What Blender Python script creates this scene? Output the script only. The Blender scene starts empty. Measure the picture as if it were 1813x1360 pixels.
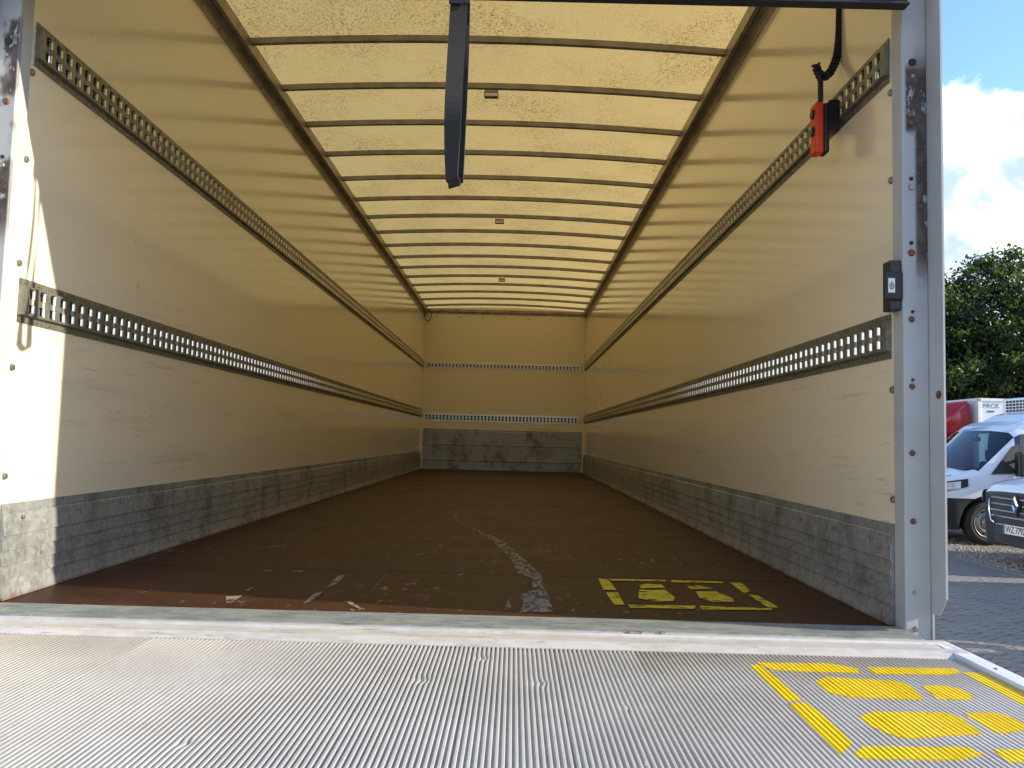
import bpy, bmesh, math, random
from mathutils import Vector, Matrix
import numpy as np
random.seed(7); np.random.seed(7)
SC = bpy.context.scene; COL = SC.collection
R = math.radians

# ------------------------------------------------------------------ camera
cam = bpy.data.cameras.new('camera'); camo = bpy.data.objects.new('camera', cam); COL.objects.link(camo)
cam.sensor_fit = 'HORIZONTAL'; cam.sensor_width = 36.0; cam.lens = 28.182; cam.clip_start = 0.05; cam.clip_end = 3000
pit, yaw, rol = 0.0686, -0.0046, 0.0258
fw = Vector((math.sin(yaw)*math.cos(pit), math.cos(yaw)*math.cos(pit), math.sin(pit)))
rt = Vector((math.cos(yaw), -math.sin(yaw), 0)); up = rt.cross(fw)
rt2 = rt*math.cos(rol)+up*math.sin(rol); up2 = up*math.cos(rol)-rt*math.sin(rol)
m = Matrix((rt2, up2, -fw)).transposed().to_4x4(); m.translation = (0.1816, -2.2352, 0.4818)
camo.matrix_world = m; SC.camera = camo

# ------------------------------------------------------------------ render settings
SC.render.engine = 'CYCLES'
SC.cycles.use_denoising = True
SC.cycles.max_bounces = 14; SC.cycles.diffuse_bounces = 8; SC.cycles.glossy_bounces = 6
SC.cycles.transmission_bounces = 8; SC.cycles.transparent_max_bounces = 12
SC.cycles.sample_clamp_indirect = 8
SC.view_settings.view_transform = 'Standard'; SC.view_settings.look = 'None'
SC.view_settings.exposure = 1.72; SC.view_settings.gamma = 1.0

# ------------------------------------------------------------------ sky and sun
SUNDIR = Vector((1.0, -0.155, 0.363)).normalized()          # towards the sun
SUN_EL = math.asin(SUNDIR.z); SUN_AZ = math.atan2(SUNDIR.x, SUNDIR.y)
W = bpy.data.worlds.new('World'); SC.world = W; W.use_nodes = True
nt = W.node_tree; nt.nodes.clear()

class NB:
    """small node builder"""
    def __init__(s, nt): s.nt = nt
    def n(s, typ, _p=None, **inp):
        nd = s.nt.nodes.new(typ)
        for k, v in (_p or {}).items(): setattr(nd, k, v)
        for k, v in inp.items():
            key = int(k[1:]) if k[0] == 'i' and k[1:].isdigit() else k.replace('_', ' ')
            s.put(nd.inputs[key], v)
        return nd
    def put(s, sock, v):
        if isinstance(v, bpy.types.NodeSocket): s.nt.links.new(v, sock)
        elif isinstance(v, bpy.types.Node): s.nt.links.new(v.outputs[0], sock)
        else: sock.default_value = v
    def math(s, op, a, b=0.0, c=0.0, clamp=False):
        return s.n('ShaderNodeMath', {'operation': op, 'use_clamp': clamp}, i0=a, i1=b, i2=c).outputs[0]
    def mix(s, f, a, b):
        nd = s.n('ShaderNodeMix', {'data_type': 'RGBA'})
        s.put(nd.inputs[0], f); s.put(nd.inputs[6], a); s.put(nd.inputs[7], b)
        return nd.outputs[2]
    def ramp(s, f, lo, hi):
        return s.n('ShaderNodeMapRange', {'interpolation_type': 'SMOOTHSTEP'}, i0=f, i1=lo, i2=hi, i3=0.0, i4=1.0).outputs[0]
    def noise(s, vec, scale, detail=4.0, rough=.55, dist=0.0):
        return s.n('ShaderNodeTexNoise', None, Vector=vec, Scale=scale, Detail=detail, Roughness=rough, Distortion=dist).outputs[0]
    def scale(s, vec, x, y, z):
        return s.n('ShaderNodeVectorMath', {'operation': 'MULTIPLY'}, i0=vec, i1=(x, y, z)).outputs[0]
    def sep(s, vec):
        return s.n('ShaderNodeSeparateXYZ', None, i0=vec).outputs
    def box(s, v, lo, hi, soft):
        return s.math('MULTIPLY', s.ramp(v, lo-soft, lo+soft), s.math('SUBTRACT', 1.0, s.ramp(v, hi-soft, hi+soft)))

b = NB(nt)
sky = b.n('ShaderNodeTexSky', {'sky_type': 'NISHITA', 'sun_disc': False, 'sun_elevation': SUN_EL, 'sun_rotation': SUN_AZ,
                               'altitude': 100.0, 'air_density': 1.0, 'dust_density': 0.25, 'ozone_density': 4.0})
tc = b.n('ShaderNodeTexCoord').outputs['Generated']
sx, sy, sz = b.sep(tc)
cv = b.scale(tc, 1.0, 1.0, 1.15)
n1 = b.noise(cv, 7.5, 9.0, .55, .15)
# cumulus fill the lower sky all round and thin out upwards
bias = b.n('ShaderNodeMapRange', None, i0=sz, i1=0.30, i2=0.42, i3=0.24, i4=-0.16).outputs[0]
dens = b.ramp(b.math('ADD', n1, bias), 0.50, 0.575)
n2 = b.noise(b.n('ShaderNodeVectorMath', {'operation': 'ADD'}, i0=cv, i1=(0.03, -0.005, 0.03)).outputs[0], 7.5, 9.0, .55, .15)
lit = b.ramp(b.math('SUBTRACT', n1, n2), -0.05, 0.10)
thin = b.math('SUBTRACT', 1.0, b.ramp(b.math('ADD', n1, bias), 0.56, 0.68))
lit = b.math('MAXIMUM', lit, b.math('MULTIPLY', thin, 0.9))
ccol = b.mix(lit, (1.75, 2.25, 3.05, 1), (3.9, 3.9, 3.85, 1))
skyc = b.n('ShaderNodeMix', {'data_type': 'RGBA', 'blend_type': 'MULTIPLY'})
b.put(skyc.inputs[0], 1.0); b.put(skyc.inputs[6], sky.outputs[0]); b.put(skyc.inputs[7], (1.0, 1.0, 1.0, 1))
final = b.mix(dens, skyc.outputs[2], ccol)
bg = b.n('ShaderNodeBackground', None, Color=final, Strength=0.12)
out = b.n('ShaderNodeOutputWorld', None, Surface=bg)

sun = bpy.data.lights.new('sun', 'SUN'); suno = bpy.data.objects.new('sun', sun); COL.objects.link(suno)
sun.energy = 2.65; sun.angle = R(0.53); sun.color = (1.0, 0.90, 0.71)
suno.rotation_euler = SUNDIR.to_track_quat('Z', 'Y').to_euler(); suno.location = SUNDIR*60

G = -0.94            # yard level; truck floor is z = 0

# ------------------------------------------------------------------ materials
def mat(name):
    mt = bpy.data.materials.new(name); mt.use_nodes = True; t = mt.node_tree; t.nodes.clear()
    return mt, NB(t)
def finish(b, bsdf, bump=None):
    b.n('ShaderNodeOutputMaterial', None, Surface=bsdf)
def prin(b, col, rough=.5, metal=0.0, bump=None, bstr=.2, bdist=.01, **kw):
    kw = dict(kw)
    p = b.n('ShaderNodeBsdfPrincipled', None, Base_Color=col, Roughness=rough, Metallic=metal, **kw)
    if bump is not None:
        bp = b.n('ShaderNodeBump', None, Strength=bstr, Distance=bdist, Height=bump); b.put(p.inputs['Normal'], bp)
    return p
def simple(name, col, rough=.5, metal=0.0, var=.12, nscale=6.0, bstr=0.0, **kw):
    mt, b = mat(name); o = b.n('ShaderNodeTexCoord').outputs['Object']
    nz = b.noise(o, nscale, 5.0, .6)
    f = b.ramp(nz, .3, .7)
    c = b.mix(f, tuple(x*(1-var) for x in col)+(1,), tuple(min(1, x*(1+var)) for x in col)+(1,))
    rr = b.math('ADD', rough-.05, b.math('MULTIPLY', nz, .1))
    p = prin(b, c, rr, metal, nz if bstr else None, bstr, .004, **kw); finish(b, p.outputs[0]); return mt

def m_wall(name='cream_gelcoat', coat=.7, dr=0.0):
    mt, b = mat(name); o = b.n('ShaderNodeTexCoord').outputs['Object']; x, y, z = b.sep(o)
    big = b.noise(o, .7, 3.0, .5)
    c = b.mix(big, (.83, .725, .52, 1), (.87, .765, .56, 1))
    # long scuffs left by pallets, mostly on the lower half
    low = b.math('SUBTRACT', 1.0, b.ramp(z, 1.35, 2.15))
    s1 = b.noise(b.scale(o, 1, 1.6, 46), 1.0, 5.0, .62)
    s2 = b.noise(b.scale(o, 1, 7.0, 60), 1.0, 4.0, .6)
    scuff = b.math('MULTIPLY', b.math('MAXIMUM', b.ramp(s1, .61, .70), b.ramp(s2, .65, .72)), b.math('ADD', .10, b.math('MULTIPLY', low, .6)))
    area = b.ramp(b.noise(o, 2.1, 3.0), .40, .62)
    scuff = b.math('MULTIPLY', scuff, area)
    sp = b.ramp(b.noise(b.scale(o, 1, 1, .7), 34.0, 2.0, .5), .735, .77)
    dk = b.math('MAXIMUM', scuff, b.math('MULTIPLY', sp, .7))
    c = b.mix(dk, c, (.19, .155, .105, 1))
    smear = b.math('MULTIPLY', b.ramp(b.noise(b.scale(o, 1, 1.0, 9), 1.4, 5.0, .65), .52, .72), b.math('MULTIPLY', low, .22))
    c = b.mix(smear, c, (.36, .30, .20, 1))
    rr = b.math('ADD', .13+dr, b.math('ADD', b.math('MULTIPLY', dk, .3), b.math('MULTIPLY', big, .10)))
    wav = b.noise(b.scale(o, 1, 1.0, 1.3), 3.2, 2.0, .45)
    p = prin(b, c, rr, 0, wav, .10, .02, IOR=1.6, Coat_Weight=coat, Coat_Roughness=.10)
    finish(b, p.outputs[0]); return mt

def m_roof():
    mt, b = mat('translucent_fibreglass'); o = b.n('ShaderNodeTexCoord').outputs['Object']
    f1 = b.noise(b.scale(o, 1, 1.5, 1), 85.0, 2.0, .6); f2 = b.noise(o, 2.4, 5.0, .62); f3 = b.noise(o, 30.0, 4.0, .6)
    sp = b.math('MULTIPLY', b.ramp(f1, .50, .68), b.math('ADD', .25, b.math('MULTIPLY', b.ramp(f2, .40, .66), .75)))
    c = b.mix(b.math('MULTIPLY', sp, .85), (.50, .345, .122, 1), (.17, .10, .028, 1))
    sp2 = b.ramp(b.noise(o, 90.0, 1.0, .4), .55, .72)
    c = b.mix(b.math('MULTIPLY', sp2, b.math('ADD', .15, b.math('MULTIPLY', b.ramp(f2, .42, .62), .6))), c, (.12, .075, .022, 1))
    c = b.mix(b.math('MULTIPLY', b.ramp(b.noise(o, .9, 4.0, .6), .45, .75), .35), c, (.40, .27, .10, 1))
    tr = b.n('ShaderNodeBsdfTranslucent', None, Color=c)
    df = b.n('ShaderNodeBsdfDiffuse', None, Color=b.mix(.0, c, c))
    mx = b.n('ShaderNodeMixShader', None, i0=.88, i1=df, i2=tr)
    gl = b.n('ShaderNodeBsdfGlossy', None, Color=(1, 1, 1, 1), Roughness=.3)
    mx2 = b.n('ShaderNodeMixShader', None, i0=.04, i1=mx, i2=gl)
    finish(b, mx2.outputs[0]); return mt

def m_galv(name, base=(.36, .37, .36), stain=.75, streak=True):
    mt, b = mat(name); o = b.n('ShaderNodeTexCoord').outputs['Object']
    vo = b.n('ShaderNodeTexVoronoi', None, Vector=o, Scale=70.0).outputs['Color']
    sp = b.sep(vo)[0]
    n1 = b.noise(b.scale(o, 1, 1.0, .8), 5.0, 9.0, .72); n2 = b.noise(b.scale(o, 1, 9.0, .8), 3.0, 6.0, .65)
    c = b.mix(b.math('MULTIPLY', sp, .55), tuple(v*.72 for v in base)+(1,), tuple(v*1.25 for v in base)+(1,))
    if streak:
        c = b.mix(b.math('MULTIPLY', b.ramp(n2, .50, .75), .12), c, tuple(v*1.5 for v in base)+(1,))
        c = b.mix(b.math('MULTIPLY', b.ramp(n1, .45, .70), stain), c, (.045, .042, .036, 1))
    if streak:
        z_ = b.math('ADD', b.sep(o)[2], b.math('MULTIPLY', n1, -.06))
        c = b.mix(b.math('MULTIPLY', b.math('SUBTRACT', 1.0, b.ramp(z_, .905, .930)), .6), c, (.20, .085, .03, 1))
    rr = b.math('ADD', .38, b.math('MULTIPLY', n1, .3))
    p = prin(b, c, rr, .55, b.math('ADD', n1, b.math('MULTIPLY', sp, .2)), .12, .004)
    finish(b, p.outputs[0]); return mt

def m_floor():
    mt, b = mat('brown_phenolic_ply'); o = b.n('ShaderNodeTexCoord').outputs['Object']
    n1 = b.noise(o, 2.2, 6.0, .62); n2 = b.noise(b.scale(o, 1.3, .55, 1), 26.0, 4.0, .6)
    c = b.mix(b.ramp(n1, .3, .7), (.033, .0105, .0036, 1), (.058, .0185, .0062, 1))
    reg = b.ramp(b.noise(o, 1.15, 3.0, .5), .42, .56)
    chip = b.math('MULTIPLY', b.ramp(n2, .625, .67), reg)
    line = b.math('MULTIPLY', b.ramp(b.noise(b.scale(o, 30.0, .9, 1), 1.0, 4.0, .6), .66, .70), b.ramp(n1, .45, .6))
    c = b.mix(b.math('MULTIPLY', b.math('MAXIMUM', chip, b.math('MULTIPLY', line, .5)), .8), c, (.25, .19, .13, 1))
    dust = b.math('MULTIPLY', b.ramp(b.noise(o, 5.0, 8.0, .7), .5, .75), .14)
    c = b.mix(dust, c, (.17, .10, .055, 1))
    rr = b.math('ADD', .40, b.math('MULTIPLY', n1, .25))
    mesh_b = b.n('ShaderNodeTexVoronoi', None, Vector=o, Scale=260.0).outputs['Distance']
    p = prin(b, c, rr, 0, mesh_b, .18, .002, Specular_IOR_Level=.3)
    finish(b, p.outputs[0]); return mt

def m_worn(name, col, lo, hi, scale=38.0, stretch=(1, 1, 1), rough=.5):
    """paint or scuff that has flaked away here and there"""
    mt, b = mat(name); o = b.n('ShaderNodeTexCoord').outputs['Object']
    nz = b.noise(b.scale(o, *stretch), scale, 6.0, .68)
    n2 = b.noise(o, 9.0, 4.0, .6)
    c = b.mix(n2, tuple(v*.75 for v in col)+(1,), tuple(min(1, v*1.2) for v in col)+(1,))
    p = prin(b, c, rough)
    tr = b.n('ShaderNodeBsdfTransparent')
    mx = b.n('ShaderNodeMixShader', None, i0=b.ramp(nz, lo, hi), i1=tr, i2=p)
    finish(b, mx.outputs[0]); return mt

def m_deck():
    mt, b = mat('ribbed_aluminium'); o = b.n('ShaderNodeTexCoord').outputs['Object']
    n1 = b.noise(o, 3.0, 6.0, .65); n2 = b.noise(b.scale(o, 1, .12, 1), 140.0, 4.0, .6); n3 = b.noise(o, 160.0, 3.0, .7)
    c = b.mix(b.ramp(n1, .3, .75), (.53, .51, .48, 1), (.67, .65, .62, 1))
    c = b.mix(b.math('MULTIPLY', b.ramp(n2, .5, .75), .4), c, (.40, .36, .32, 1))
    c = b.mix(b.math('MULTIPLY', b.ramp(n3, .55, .72), .35), c, (.86, .84, .81, 1))
    rr = b.math('ADD', .36, b.math('MULTIPLY', n3, .25))
    p = prin(b, c, rr, .3, n3, .12, .0015)
    finish(b, p.outputs[0]); return mt

def m_sill(name, base, patch, grime):
    mt, b = mat(name); o = b.n('ShaderNodeTexCoord').outputs['Object']
    n1 = b.noise(b.scale(o, 1, 2.2, 1), 9.0, 7.0, .68); n2 = b.noise(b.scale(o, .5, 3.0, 1), 22.0, 6.0, .7); n3 = b.noise(o, 90.0, 4.0, .7)
    c = b.mix(b.ramp(n1, .42, .60), base+(1,), patch+(1,))
    c = b.mix(b.math('MULTIPLY', b.ramp(n2, .56, .66), .75), c, grime+(1,))
    c = b.mix(b.math('MULTIPLY', b.ramp(n3, .6, .72), .4), c, (.8, .79, .76, 1))
    p = prin(b, c, b.math('ADD', .35, b.math('MULTIPLY', n1, .3)), .35, b.math('ADD', n1, n3), .25, .002)
    finish(b, p.outputs[0]); return mt

def m_post(name, right):
    """light grey post paint, scraped to rust where the tailgate and bolts rub"""
    mt, b = mat(name); o = b.n('ShaderNodeTexCoord').outputs['Object']; x, y, z = b.sep(o)
    n1 = b.noise(b.scale(o, 1, 1, .5), 30.0, 6.0, .65); n2 = b.noise(o, 5.0, 4.0, .6); n3 = b.noise(b.scale(o, 1, 1, .25), 60.0, 5.0, .7)
    c = b.mix(b.ramp(n2, .3, .7), (.40, .41, .415, 1), (.46, .47, .47, 1))
    ax = b.math('ABSOLUTE', x)
    if right:
        rust = b.math('MULTIPLY', b.box(ax, 1.272, 1.32, .006), b.box(z, 1.90, 2.50, .06))
        rust = b.math('MAXIMUM', rust, b.math('MULTIPLY', b.box(ax, 1.246, 1.32, .004), b.box(z, 2.30, 2.49, .015)))
    else:
        rust = b.math('MULTIPLY', b.box(ax, 1.235, 1.30, .006), b.box(z, 1.95, 2.62, .05))
        rust = b.math('MULTIPLY', rust, b.ramp(b.noise(b.scale(o, 1, 1, .6), 9.0, 3.0), .42, .5))
    back = b.math('MULTIPLY', b.math('LESS_THAN', y, -.05), b.math('LESS_THAN', ax, 1.3045))
    rust = b.math('MULTIPLY', b.math('MULTIPLY', rust, back), b.ramp(b.math('ADD', n1, b.math('MULTIPLY', n2, .3)), .50, .60))
    chips = b.math('MULTIPLY', b.ramp(n3, .70, .73), .6)
    c = b.mix(chips, c, (.17, .15, .14, 1))
    rc = b.mix(b.ramp(n1, .40, .62), (.055, .034, .026, 1), (.125, .105, .09, 1))
    rc = b.mix(b.ramp(b.noise(o, 14.0, 3.0), .58, .68), rc, (.17, .065, .03, 1))
    c = b.mix(rust, c, rc)
    p = prin(b, c, b.math('ADD', .34, b.math('MULTIPLY', rust, .4)), 0, b.math('ADD', n1, rust), .12, .003)
    finish(b, p.outputs[0]); return mt

def m_paver(name, ca, cb_):
    mt, b = mat(name); g = b.n('ShaderNodeNewGeometry').outputs['Position']
    x, y, z = b.sep(g)
    cell = b.n('ShaderNodeCombineXYZ', None, i0=b.math('FLOOR', b.math('DIVIDE', x, .2)), i1=b.math('FLOOR', b.math('DIVIDE', b.math('ADD', y, .0), .1)), i2=0.0)
    wn = b.n('ShaderNodeTexWhiteNoise', {'noise_dimensions': '3D'}, Vector=cell).outputs[0]
    big = b.noise(g, .8, 5.0, .6); fine = b.noise(g, 120.0, 3.0, .7)
    f = b.math('ADD', b.math('MULTIPLY', wn, .5), b.math('MULTIPLY', big, .5))
    c = b.mix(f, ca+(1,), cb_+(1,))
    c = b.mix(b.math('MULTIPLY', b.ramp(fine, .5, .75), .35), c, tuple(v*.55 for v in ca)+(1,))
    p = prin(b, c, .82, 0, fine, .3, .003); finish(b, p.outputs[0]); return mt

def m_ground(name, c1, c2, sc=1.0, fine=60.0, bs=.5, bd=.02):
    mt, b = mat(name); g = b.n('ShaderNodeNewGeometry').outputs['Position']
    n1 = b.noise(g, sc, 6.0, .6); n2 = b.noise(g, fine, 4.0, .75)
    c = b.mix(b.math('MULTIPLY', b.math('ADD', n1, n2), .5), c1+(1,), c2+(1,))
    p = prin(b, c, .9, 0, n2, bs, bd); finish(b, p.outputs[0]); return mt

def m_leaf(name, c1, c2):
    mt, b = mat(name); oi = b.n('ShaderNodeNewGeometry').outputs
    g = oi['Random Per Island']
    c = b.mix(g, c1+(1,), c2+(1,))
    df = b.n('ShaderNodeBsdfPrincipled', None, Base_Color=c, Roughness=.5)
    tr = b.n('ShaderNodeBsdfTranslucent', None, Color=b.mix(.35, c, (.35, .5, .05, 1)))
    mx = b.n('ShaderNodeMixShader', None, i0=.3, i1=df, i2=tr); finish(b, mx.outputs[0]); return mt

def m_paint(name, col, rough=.28):
    mt, b = mat(name); o = b.n('ShaderNodeTexCoord').outputs['Object']
    n1 = b.noise(o, 2.0, 4.0, .6); dirt = b.ramp(b.noise(o, 9.0, 6.0, .7), .5, .8)
    c = b.mix(b.math('MULTIPLY', dirt, .22), col+(1,), tuple(v*.6 for v in col)+(1,))
    p = prin(b, c, rough, 0, n1, .02, .02, Coat_Weight=.6, Coat_Roughness=.08); finish(b, p.outputs[0]); return mt

def m_glass(name, tint, mixv=.5):
    mt, b = mat(name)
    tr = b.n('ShaderNodeBsdfTransparent', None, Color=tint+(1,))
    gl = b.n('ShaderNodeBsdfGlossy', None, Color=(.95, .97, 1, 1), Roughness=.02)
    fr = b.n('ShaderNodeFresnel', None, IOR=1.5)
    mx = b.n('ShaderNodeMixShader', None, i0=b.math('ADD', b.math('MULTIPLY', fr, 1.0), .06, clamp=True), i1=tr, i2=gl)
    finish(b, mx.outputs[0]); return mt

M = {}
M['wall'] = m_wall(); M['fwall'] = m_wall('cream_bulkhead', 0.0, .25); M['roof'] = m_roof()
M['kick'] = m_galv('galvanised_kick_steel', (.40, .415, .41), .60)
M['rail'] = m_galv('galvanised_rail_steel', (.33, .33, .285), .30)
for nd in M['rail'].node_tree.nodes:
    if nd.type == 'BSDF_PRINCIPLED': nd.inputs['Metallic'].default_value = .85
M['raillit'] = simple('lit_rail_zinc', (.72, .73, .68), .38, .6, .08)  # paler base paints the opening's reflection into the front-wall rails
M['lip'] = simple('bright_slot_edge', (.90, .90, .88), .16, 1.0, .05)
M['rivet'] = simple('dull_rivet_steel', (.30, .29, .26), .42, .8, .2)
M['railalu'] = simple('dusty_roof_rail_aluminium', (.33, .29, .225), .42, .5, .25, 9.0)
M['bow'] = simple('grey_roof_bow_steel', (.29, .265, .23), .5, .35, .2, 9.0)
M['floor'] = m_floor()
M['scuff'] = m_worn('scraped_ply', (.25, .20, .145), .36, .56, 55.0, (1, .32, 1), .8)
M['fyellow'] = m_worn('worn_yellow_paint', (.66, .50, .02), .39, .47, 34.0, (.6, 1.2, 1))
M['dyellow'] = simple('yellow_grip_paint', (.93, .66, .008), .55, 0, .08, 60.0)
M['deck'] = m_deck()
M['sill'] = m_sill('galvanised_sill', (.34, .36, .345), (.22, .25, .25), (.11, .125, .14))
M['lip_strip'] = m_sill('bare_aluminium_strip', (.70, .67, .63), (.60, .56, .52), (.36, .33, .30))
M['edge'] = simple('pale_edge_strip', (.80, .82, .86), .32, .35, .05)
M['postR'] = m_post('scraped_post_paint', True); M['postL'] = m_post('rusty_post_paint', False)
M['rust'] = simple('rusty_bolt', (.19, .08, .04), .75, .15, .5, 90.0, .4)
M['bolt'] = simple('grey_bolt', (.34, .33, .30), .45, .7, .3, 60.0)
M['black'] = simple('black_rubber', (.016, .016, .02), .55, 0, .2)
M['blackgloss'] = simple('black_plastic', (.014, .014, .016), .35, 0, .2)
M['navy'] = simple('navy_webbing', (.030, .027, .026), .9, 0, .25, 300.0, .4)
M['orange'] = simple('orange_plastic', (.72, .055, .010), .38, 0, .06)
M['white'] = simple('white_plate', (.80, .80, .78), .4, 0, .04)
M['outer'] = m_paint('white_box_skin', (.76, .77, .78))
M['chassis'] = simple('black_chassis', (.03, .03, .03), .6, .2)
M['paver'] = m_paver('grey_paver', (.155, .145, .13), (.225, .212, .192))
M['bed'] = m_ground('joint_sand', (.025, .024, .022), (.045, .042, .038))
M['ground'] = m_ground('yard_soil', (.24, .23, .21), (.34, .325, .30), .3, 25.0)
M['gravel'] = m_ground('gravel', (.10, .088, .075), (.36, .32, .27), 2.0, 45.0, 1.0, .03)
M['stone'] = simple('gravel_stone', (.30, .265, .22), .85, 0, .5, 30.0)
M['vanwhite'] = m_paint('white_van_paint', (.80, .82, .85))
M['vanblack'] = simple('black_bumper_plastic', (.020, .022, .027), .5, 0, .2, 40.0)
M['red'] = m_paint('red_cab_paint', (.40, .008, .016))
M['glass'] = m_glass('tinted_glass', (.42, .56, .62))
M['chrome'] = simple('chrome_trim', (.75, .78, .82), .12, 1.0, .03)
M['lens'] = simple('headlight_lens', (.72, .74, .76), .12, .5, .3, 22.0)
M['tyre'] = simple('tyre_rubber', (.022, .021, .020), .8, 0, .2)
M['steelrim'] = simple('steel_wheel', (.34, .33, .31), .4, .7, .2)
M['inside'] = simple('dark_cab_trim', (.03, .033, .04), .7)
M['blue'] = simple('blue_lettering', (.02, .16, .33), .5)
M['ink'] = simple('black_lettering', (.012, .012, .014), .5)
M['bark'] = simple('bark', (.075, .055, .038), .9, 0, .4, 8.0, .5)
M['leafA'] = m_leaf('leaf_dark', (.012, .030, .010), (.036, .072, .022))
M['leafB'] = m_leaf('leaf_mid', (.018, .042, .011), (.055, .105, .026))

# ------------------------------------------------------------------ mesh helpers
def link(name, me, parent=None, loc=(0, 0, 0), label=None, cat=None, group=None, kind=None):
    o = bpy.data.objects.new(name, me); COL.objects.link(o)
    if parent is not None: o.parent = parent
    o.location = loc
    if label: o['label'] = label
    if cat: o['category'] = cat
    if group: o['group'] = group
    if kind: o['kind'] = kind
    return o
def empty(name, loc, label, cat, group=None):
    o = link(name, None, None, loc, label, cat, group); o.empty_display_size = .3; return o

class MB:
    """collects shapes in world coordinates; build() makes ONE mesh object"""
    def __init__(s): s.v = []; s.f = []; s.mi = []; s.sm = []
    def add(s, vs, fs, mi=0, smooth=False):
        o = len(s.v); s.v += [tuple(p) for p in vs]
        for f in fs: s.f.append(tuple(i+o for i in f)); s.mi.append(mi); s.sm.append(smooth)
        return s
    def box(s, x0, x1, y0, y1, z0, z1, mi=0, bev=0.0):
        if bev <= 0:
            vs = [(x, y, z) for z in (z0, z1) for y in (y0, y1) for x in (x0, x1)]
            return s.add(vs, [(0, 2, 3, 1), (4, 5, 7, 6), (0, 1, 5, 4), (1, 3, 7, 5), (3, 2, 6, 7), (2, 0, 4, 6)], mi)
        bm = bmesh.new(); bmesh.ops.create_cube(bm, size=1.0)
        for v in bm.verts: v.co = Vector(((x0+x1)/2+v.co.x*(x1-x0), (y0+y1)/2+v.co.y*(y1-y0), (z0+z1)/2+v.co.z*(z1-z0)))
        bmesh.ops.bevel(bm, geom=bm.edges[:], offset=bev, segments=2, affect='EDGES', profile=.5)
        bm.verts.index_update()
        s.add([v.co[:] for v in bm.verts], [[v.index for v in f.verts] for f in bm.faces], mi); bm.free(); return s
    def prism(s, poly, axis, a0, a1, mi=0, cap=True, smooth=False, segs=1):
        """extrude a closed 2-D polygon along an axis; poly gives the other two coordinates in xyz order"""
        n = len(poly); vs = []
        for k in range(segs+1):
            a = a0+(a1-a0)*k/segs
            for p, q in poly: vs.append({0: (a, p, q), 1: (p, a, q), 2: (p, q, a)}[axis])
        fs = [(k*n+i, k*n+(i+1) % n, (k+1)*n+(i+1) % n, (k+1)*n+i) for k in range(segs) for i in range(n)]
        s.add(vs, fs, mi, smooth)
        if cap:
            s.add(vs[:n], [tuple(range(n))[::-1]], mi); s.add(vs[-n:], [tuple(range(n))], mi)
        return s
    def cyl(s, c, axis, r, h, n=12, mi=0, r2=None, smooth=True):
        ax = Vector(axis).normalized(); u = ax.orthogonal().normalized(); w = ax.cross(u); c = Vector(c); r2 = r if r2 is None else r2
        lo = [c+u*math.cos(2*math.pi*i/n)*r+w*math.sin(2*math.pi*i/n)*r for i in range(n)]
        hi = [c+ax*h+u*math.cos(2*math.pi*i/n)*r2+w*math.sin(2*math.pi*i/n)*r2 for i in range(n)]
        s.add(lo+hi, [(i, (i+1) % n, n+(i+1) % n, n+i) for i in range(n)], mi, smooth)
        s.add(hi, [tuple(range(n))], mi); s.add(lo, [tuple(range(n))[::-1]], mi); return s
    def tube(s, pts, r, n=8, mi=0, closed=False):
        pts = [Vector(p) for p in pts]; L = len(pts); rs = r if hasattr(r, '__len__') else [r]*L; prev = None; vs = []
        for i, p in enumerate(pts):
            t = (pts[min(i+1, L-1)]-pts[max(i-1, 0)]).normalized()
            u = t.orthogonal().normalized() if prev is None else (prev-t*prev.dot(t)).normalized()
            prev = u; w = t.cross(u)
            for k in range(n):
                a = 2*math.pi*k/n; vs.append(p+(u*math.cos(a)+w*math.sin(a))*rs[i])
        fs = [(i*n+k, i*n+(k+1) % n, (i+1)*n+(k+1) % n, (i+1)*n+k) for i in range(L-1) for k in range(n)]
        s.add(vs, fs, mi, True); s.add(vs[:n], [tuple(range(n))[::-1]], mi); s.add(vs[-n:], [tuple(range(n))], mi); return s
    def lathe(s, prof, c, axis, n=24, mi=0):
        """prof: list of (radius, distance along axis)"""
        ax = Vector(axis).normalized(); u = ax.orthogonal().normalized(); w = ax.cross(u); c = Vector(c); L = len(prof); vs = []
        for r, h in prof:
            for k in range(n):
                a = 2*math.pi*k/n; vs.append(c+ax*h+(u*math.cos(a)+w*math.sin(a))*r)
        fs = [(i*n+k, i*n+(k+1) % n, (i+1)*n+(k+1) % n, (i+1)*n+k) for i in range(L-1) for k in range(n)]
        return s.add(vs, fs, mi, True)
    def mesh(s, mats, org=(0, 0, 0), name='mesh', fix=True):
        me = bpy.data.meshes.new(name); o = Vector(org)
        me.from_pydata([tuple(Vector(p)-o) for p in s.v], [], s.f)
        for mt in (mats if isinstance(mats, (list, tuple)) else [mats]): me.materials.append(mt)
        me.polygons.foreach_set('material_index', s.mi); me.polygons.foreach_set('use_smooth', s.sm)
        if fix:
            bm = bmesh.new(); bm.from_mesh(me); bmesh.ops.remove_doubles(bm, verts=bm.verts, dist=1e-6)
            bmesh.ops.recalc_face_normals(bm, faces=bm.faces); bm.to_mesh(me); bm.free()
        me.update(); return me
    def build(s, name, mats, parent=None, **kw):
        fix = kw.pop('fix', True)
        org = parent.matrix_world.translation if parent is not None else Vector(kw.pop('org', (0, 0, 0)))
        if parent is not None:
            org = Vector((0, 0, 0)); p = parent
            while p is not None: org += p.location; p = p.parent
            return link(name, s.mesh(mats, org, name, fix), parent, **kw)
        return link(name, s.mesh(mats, org, name, fix), None, org, **kw)

def poly_sheet(mb, pts, z, mi=0):
    mb.add([(x, y, z) for x, y in pts], [tuple(range(len(pts)))], mi); return mb

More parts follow.
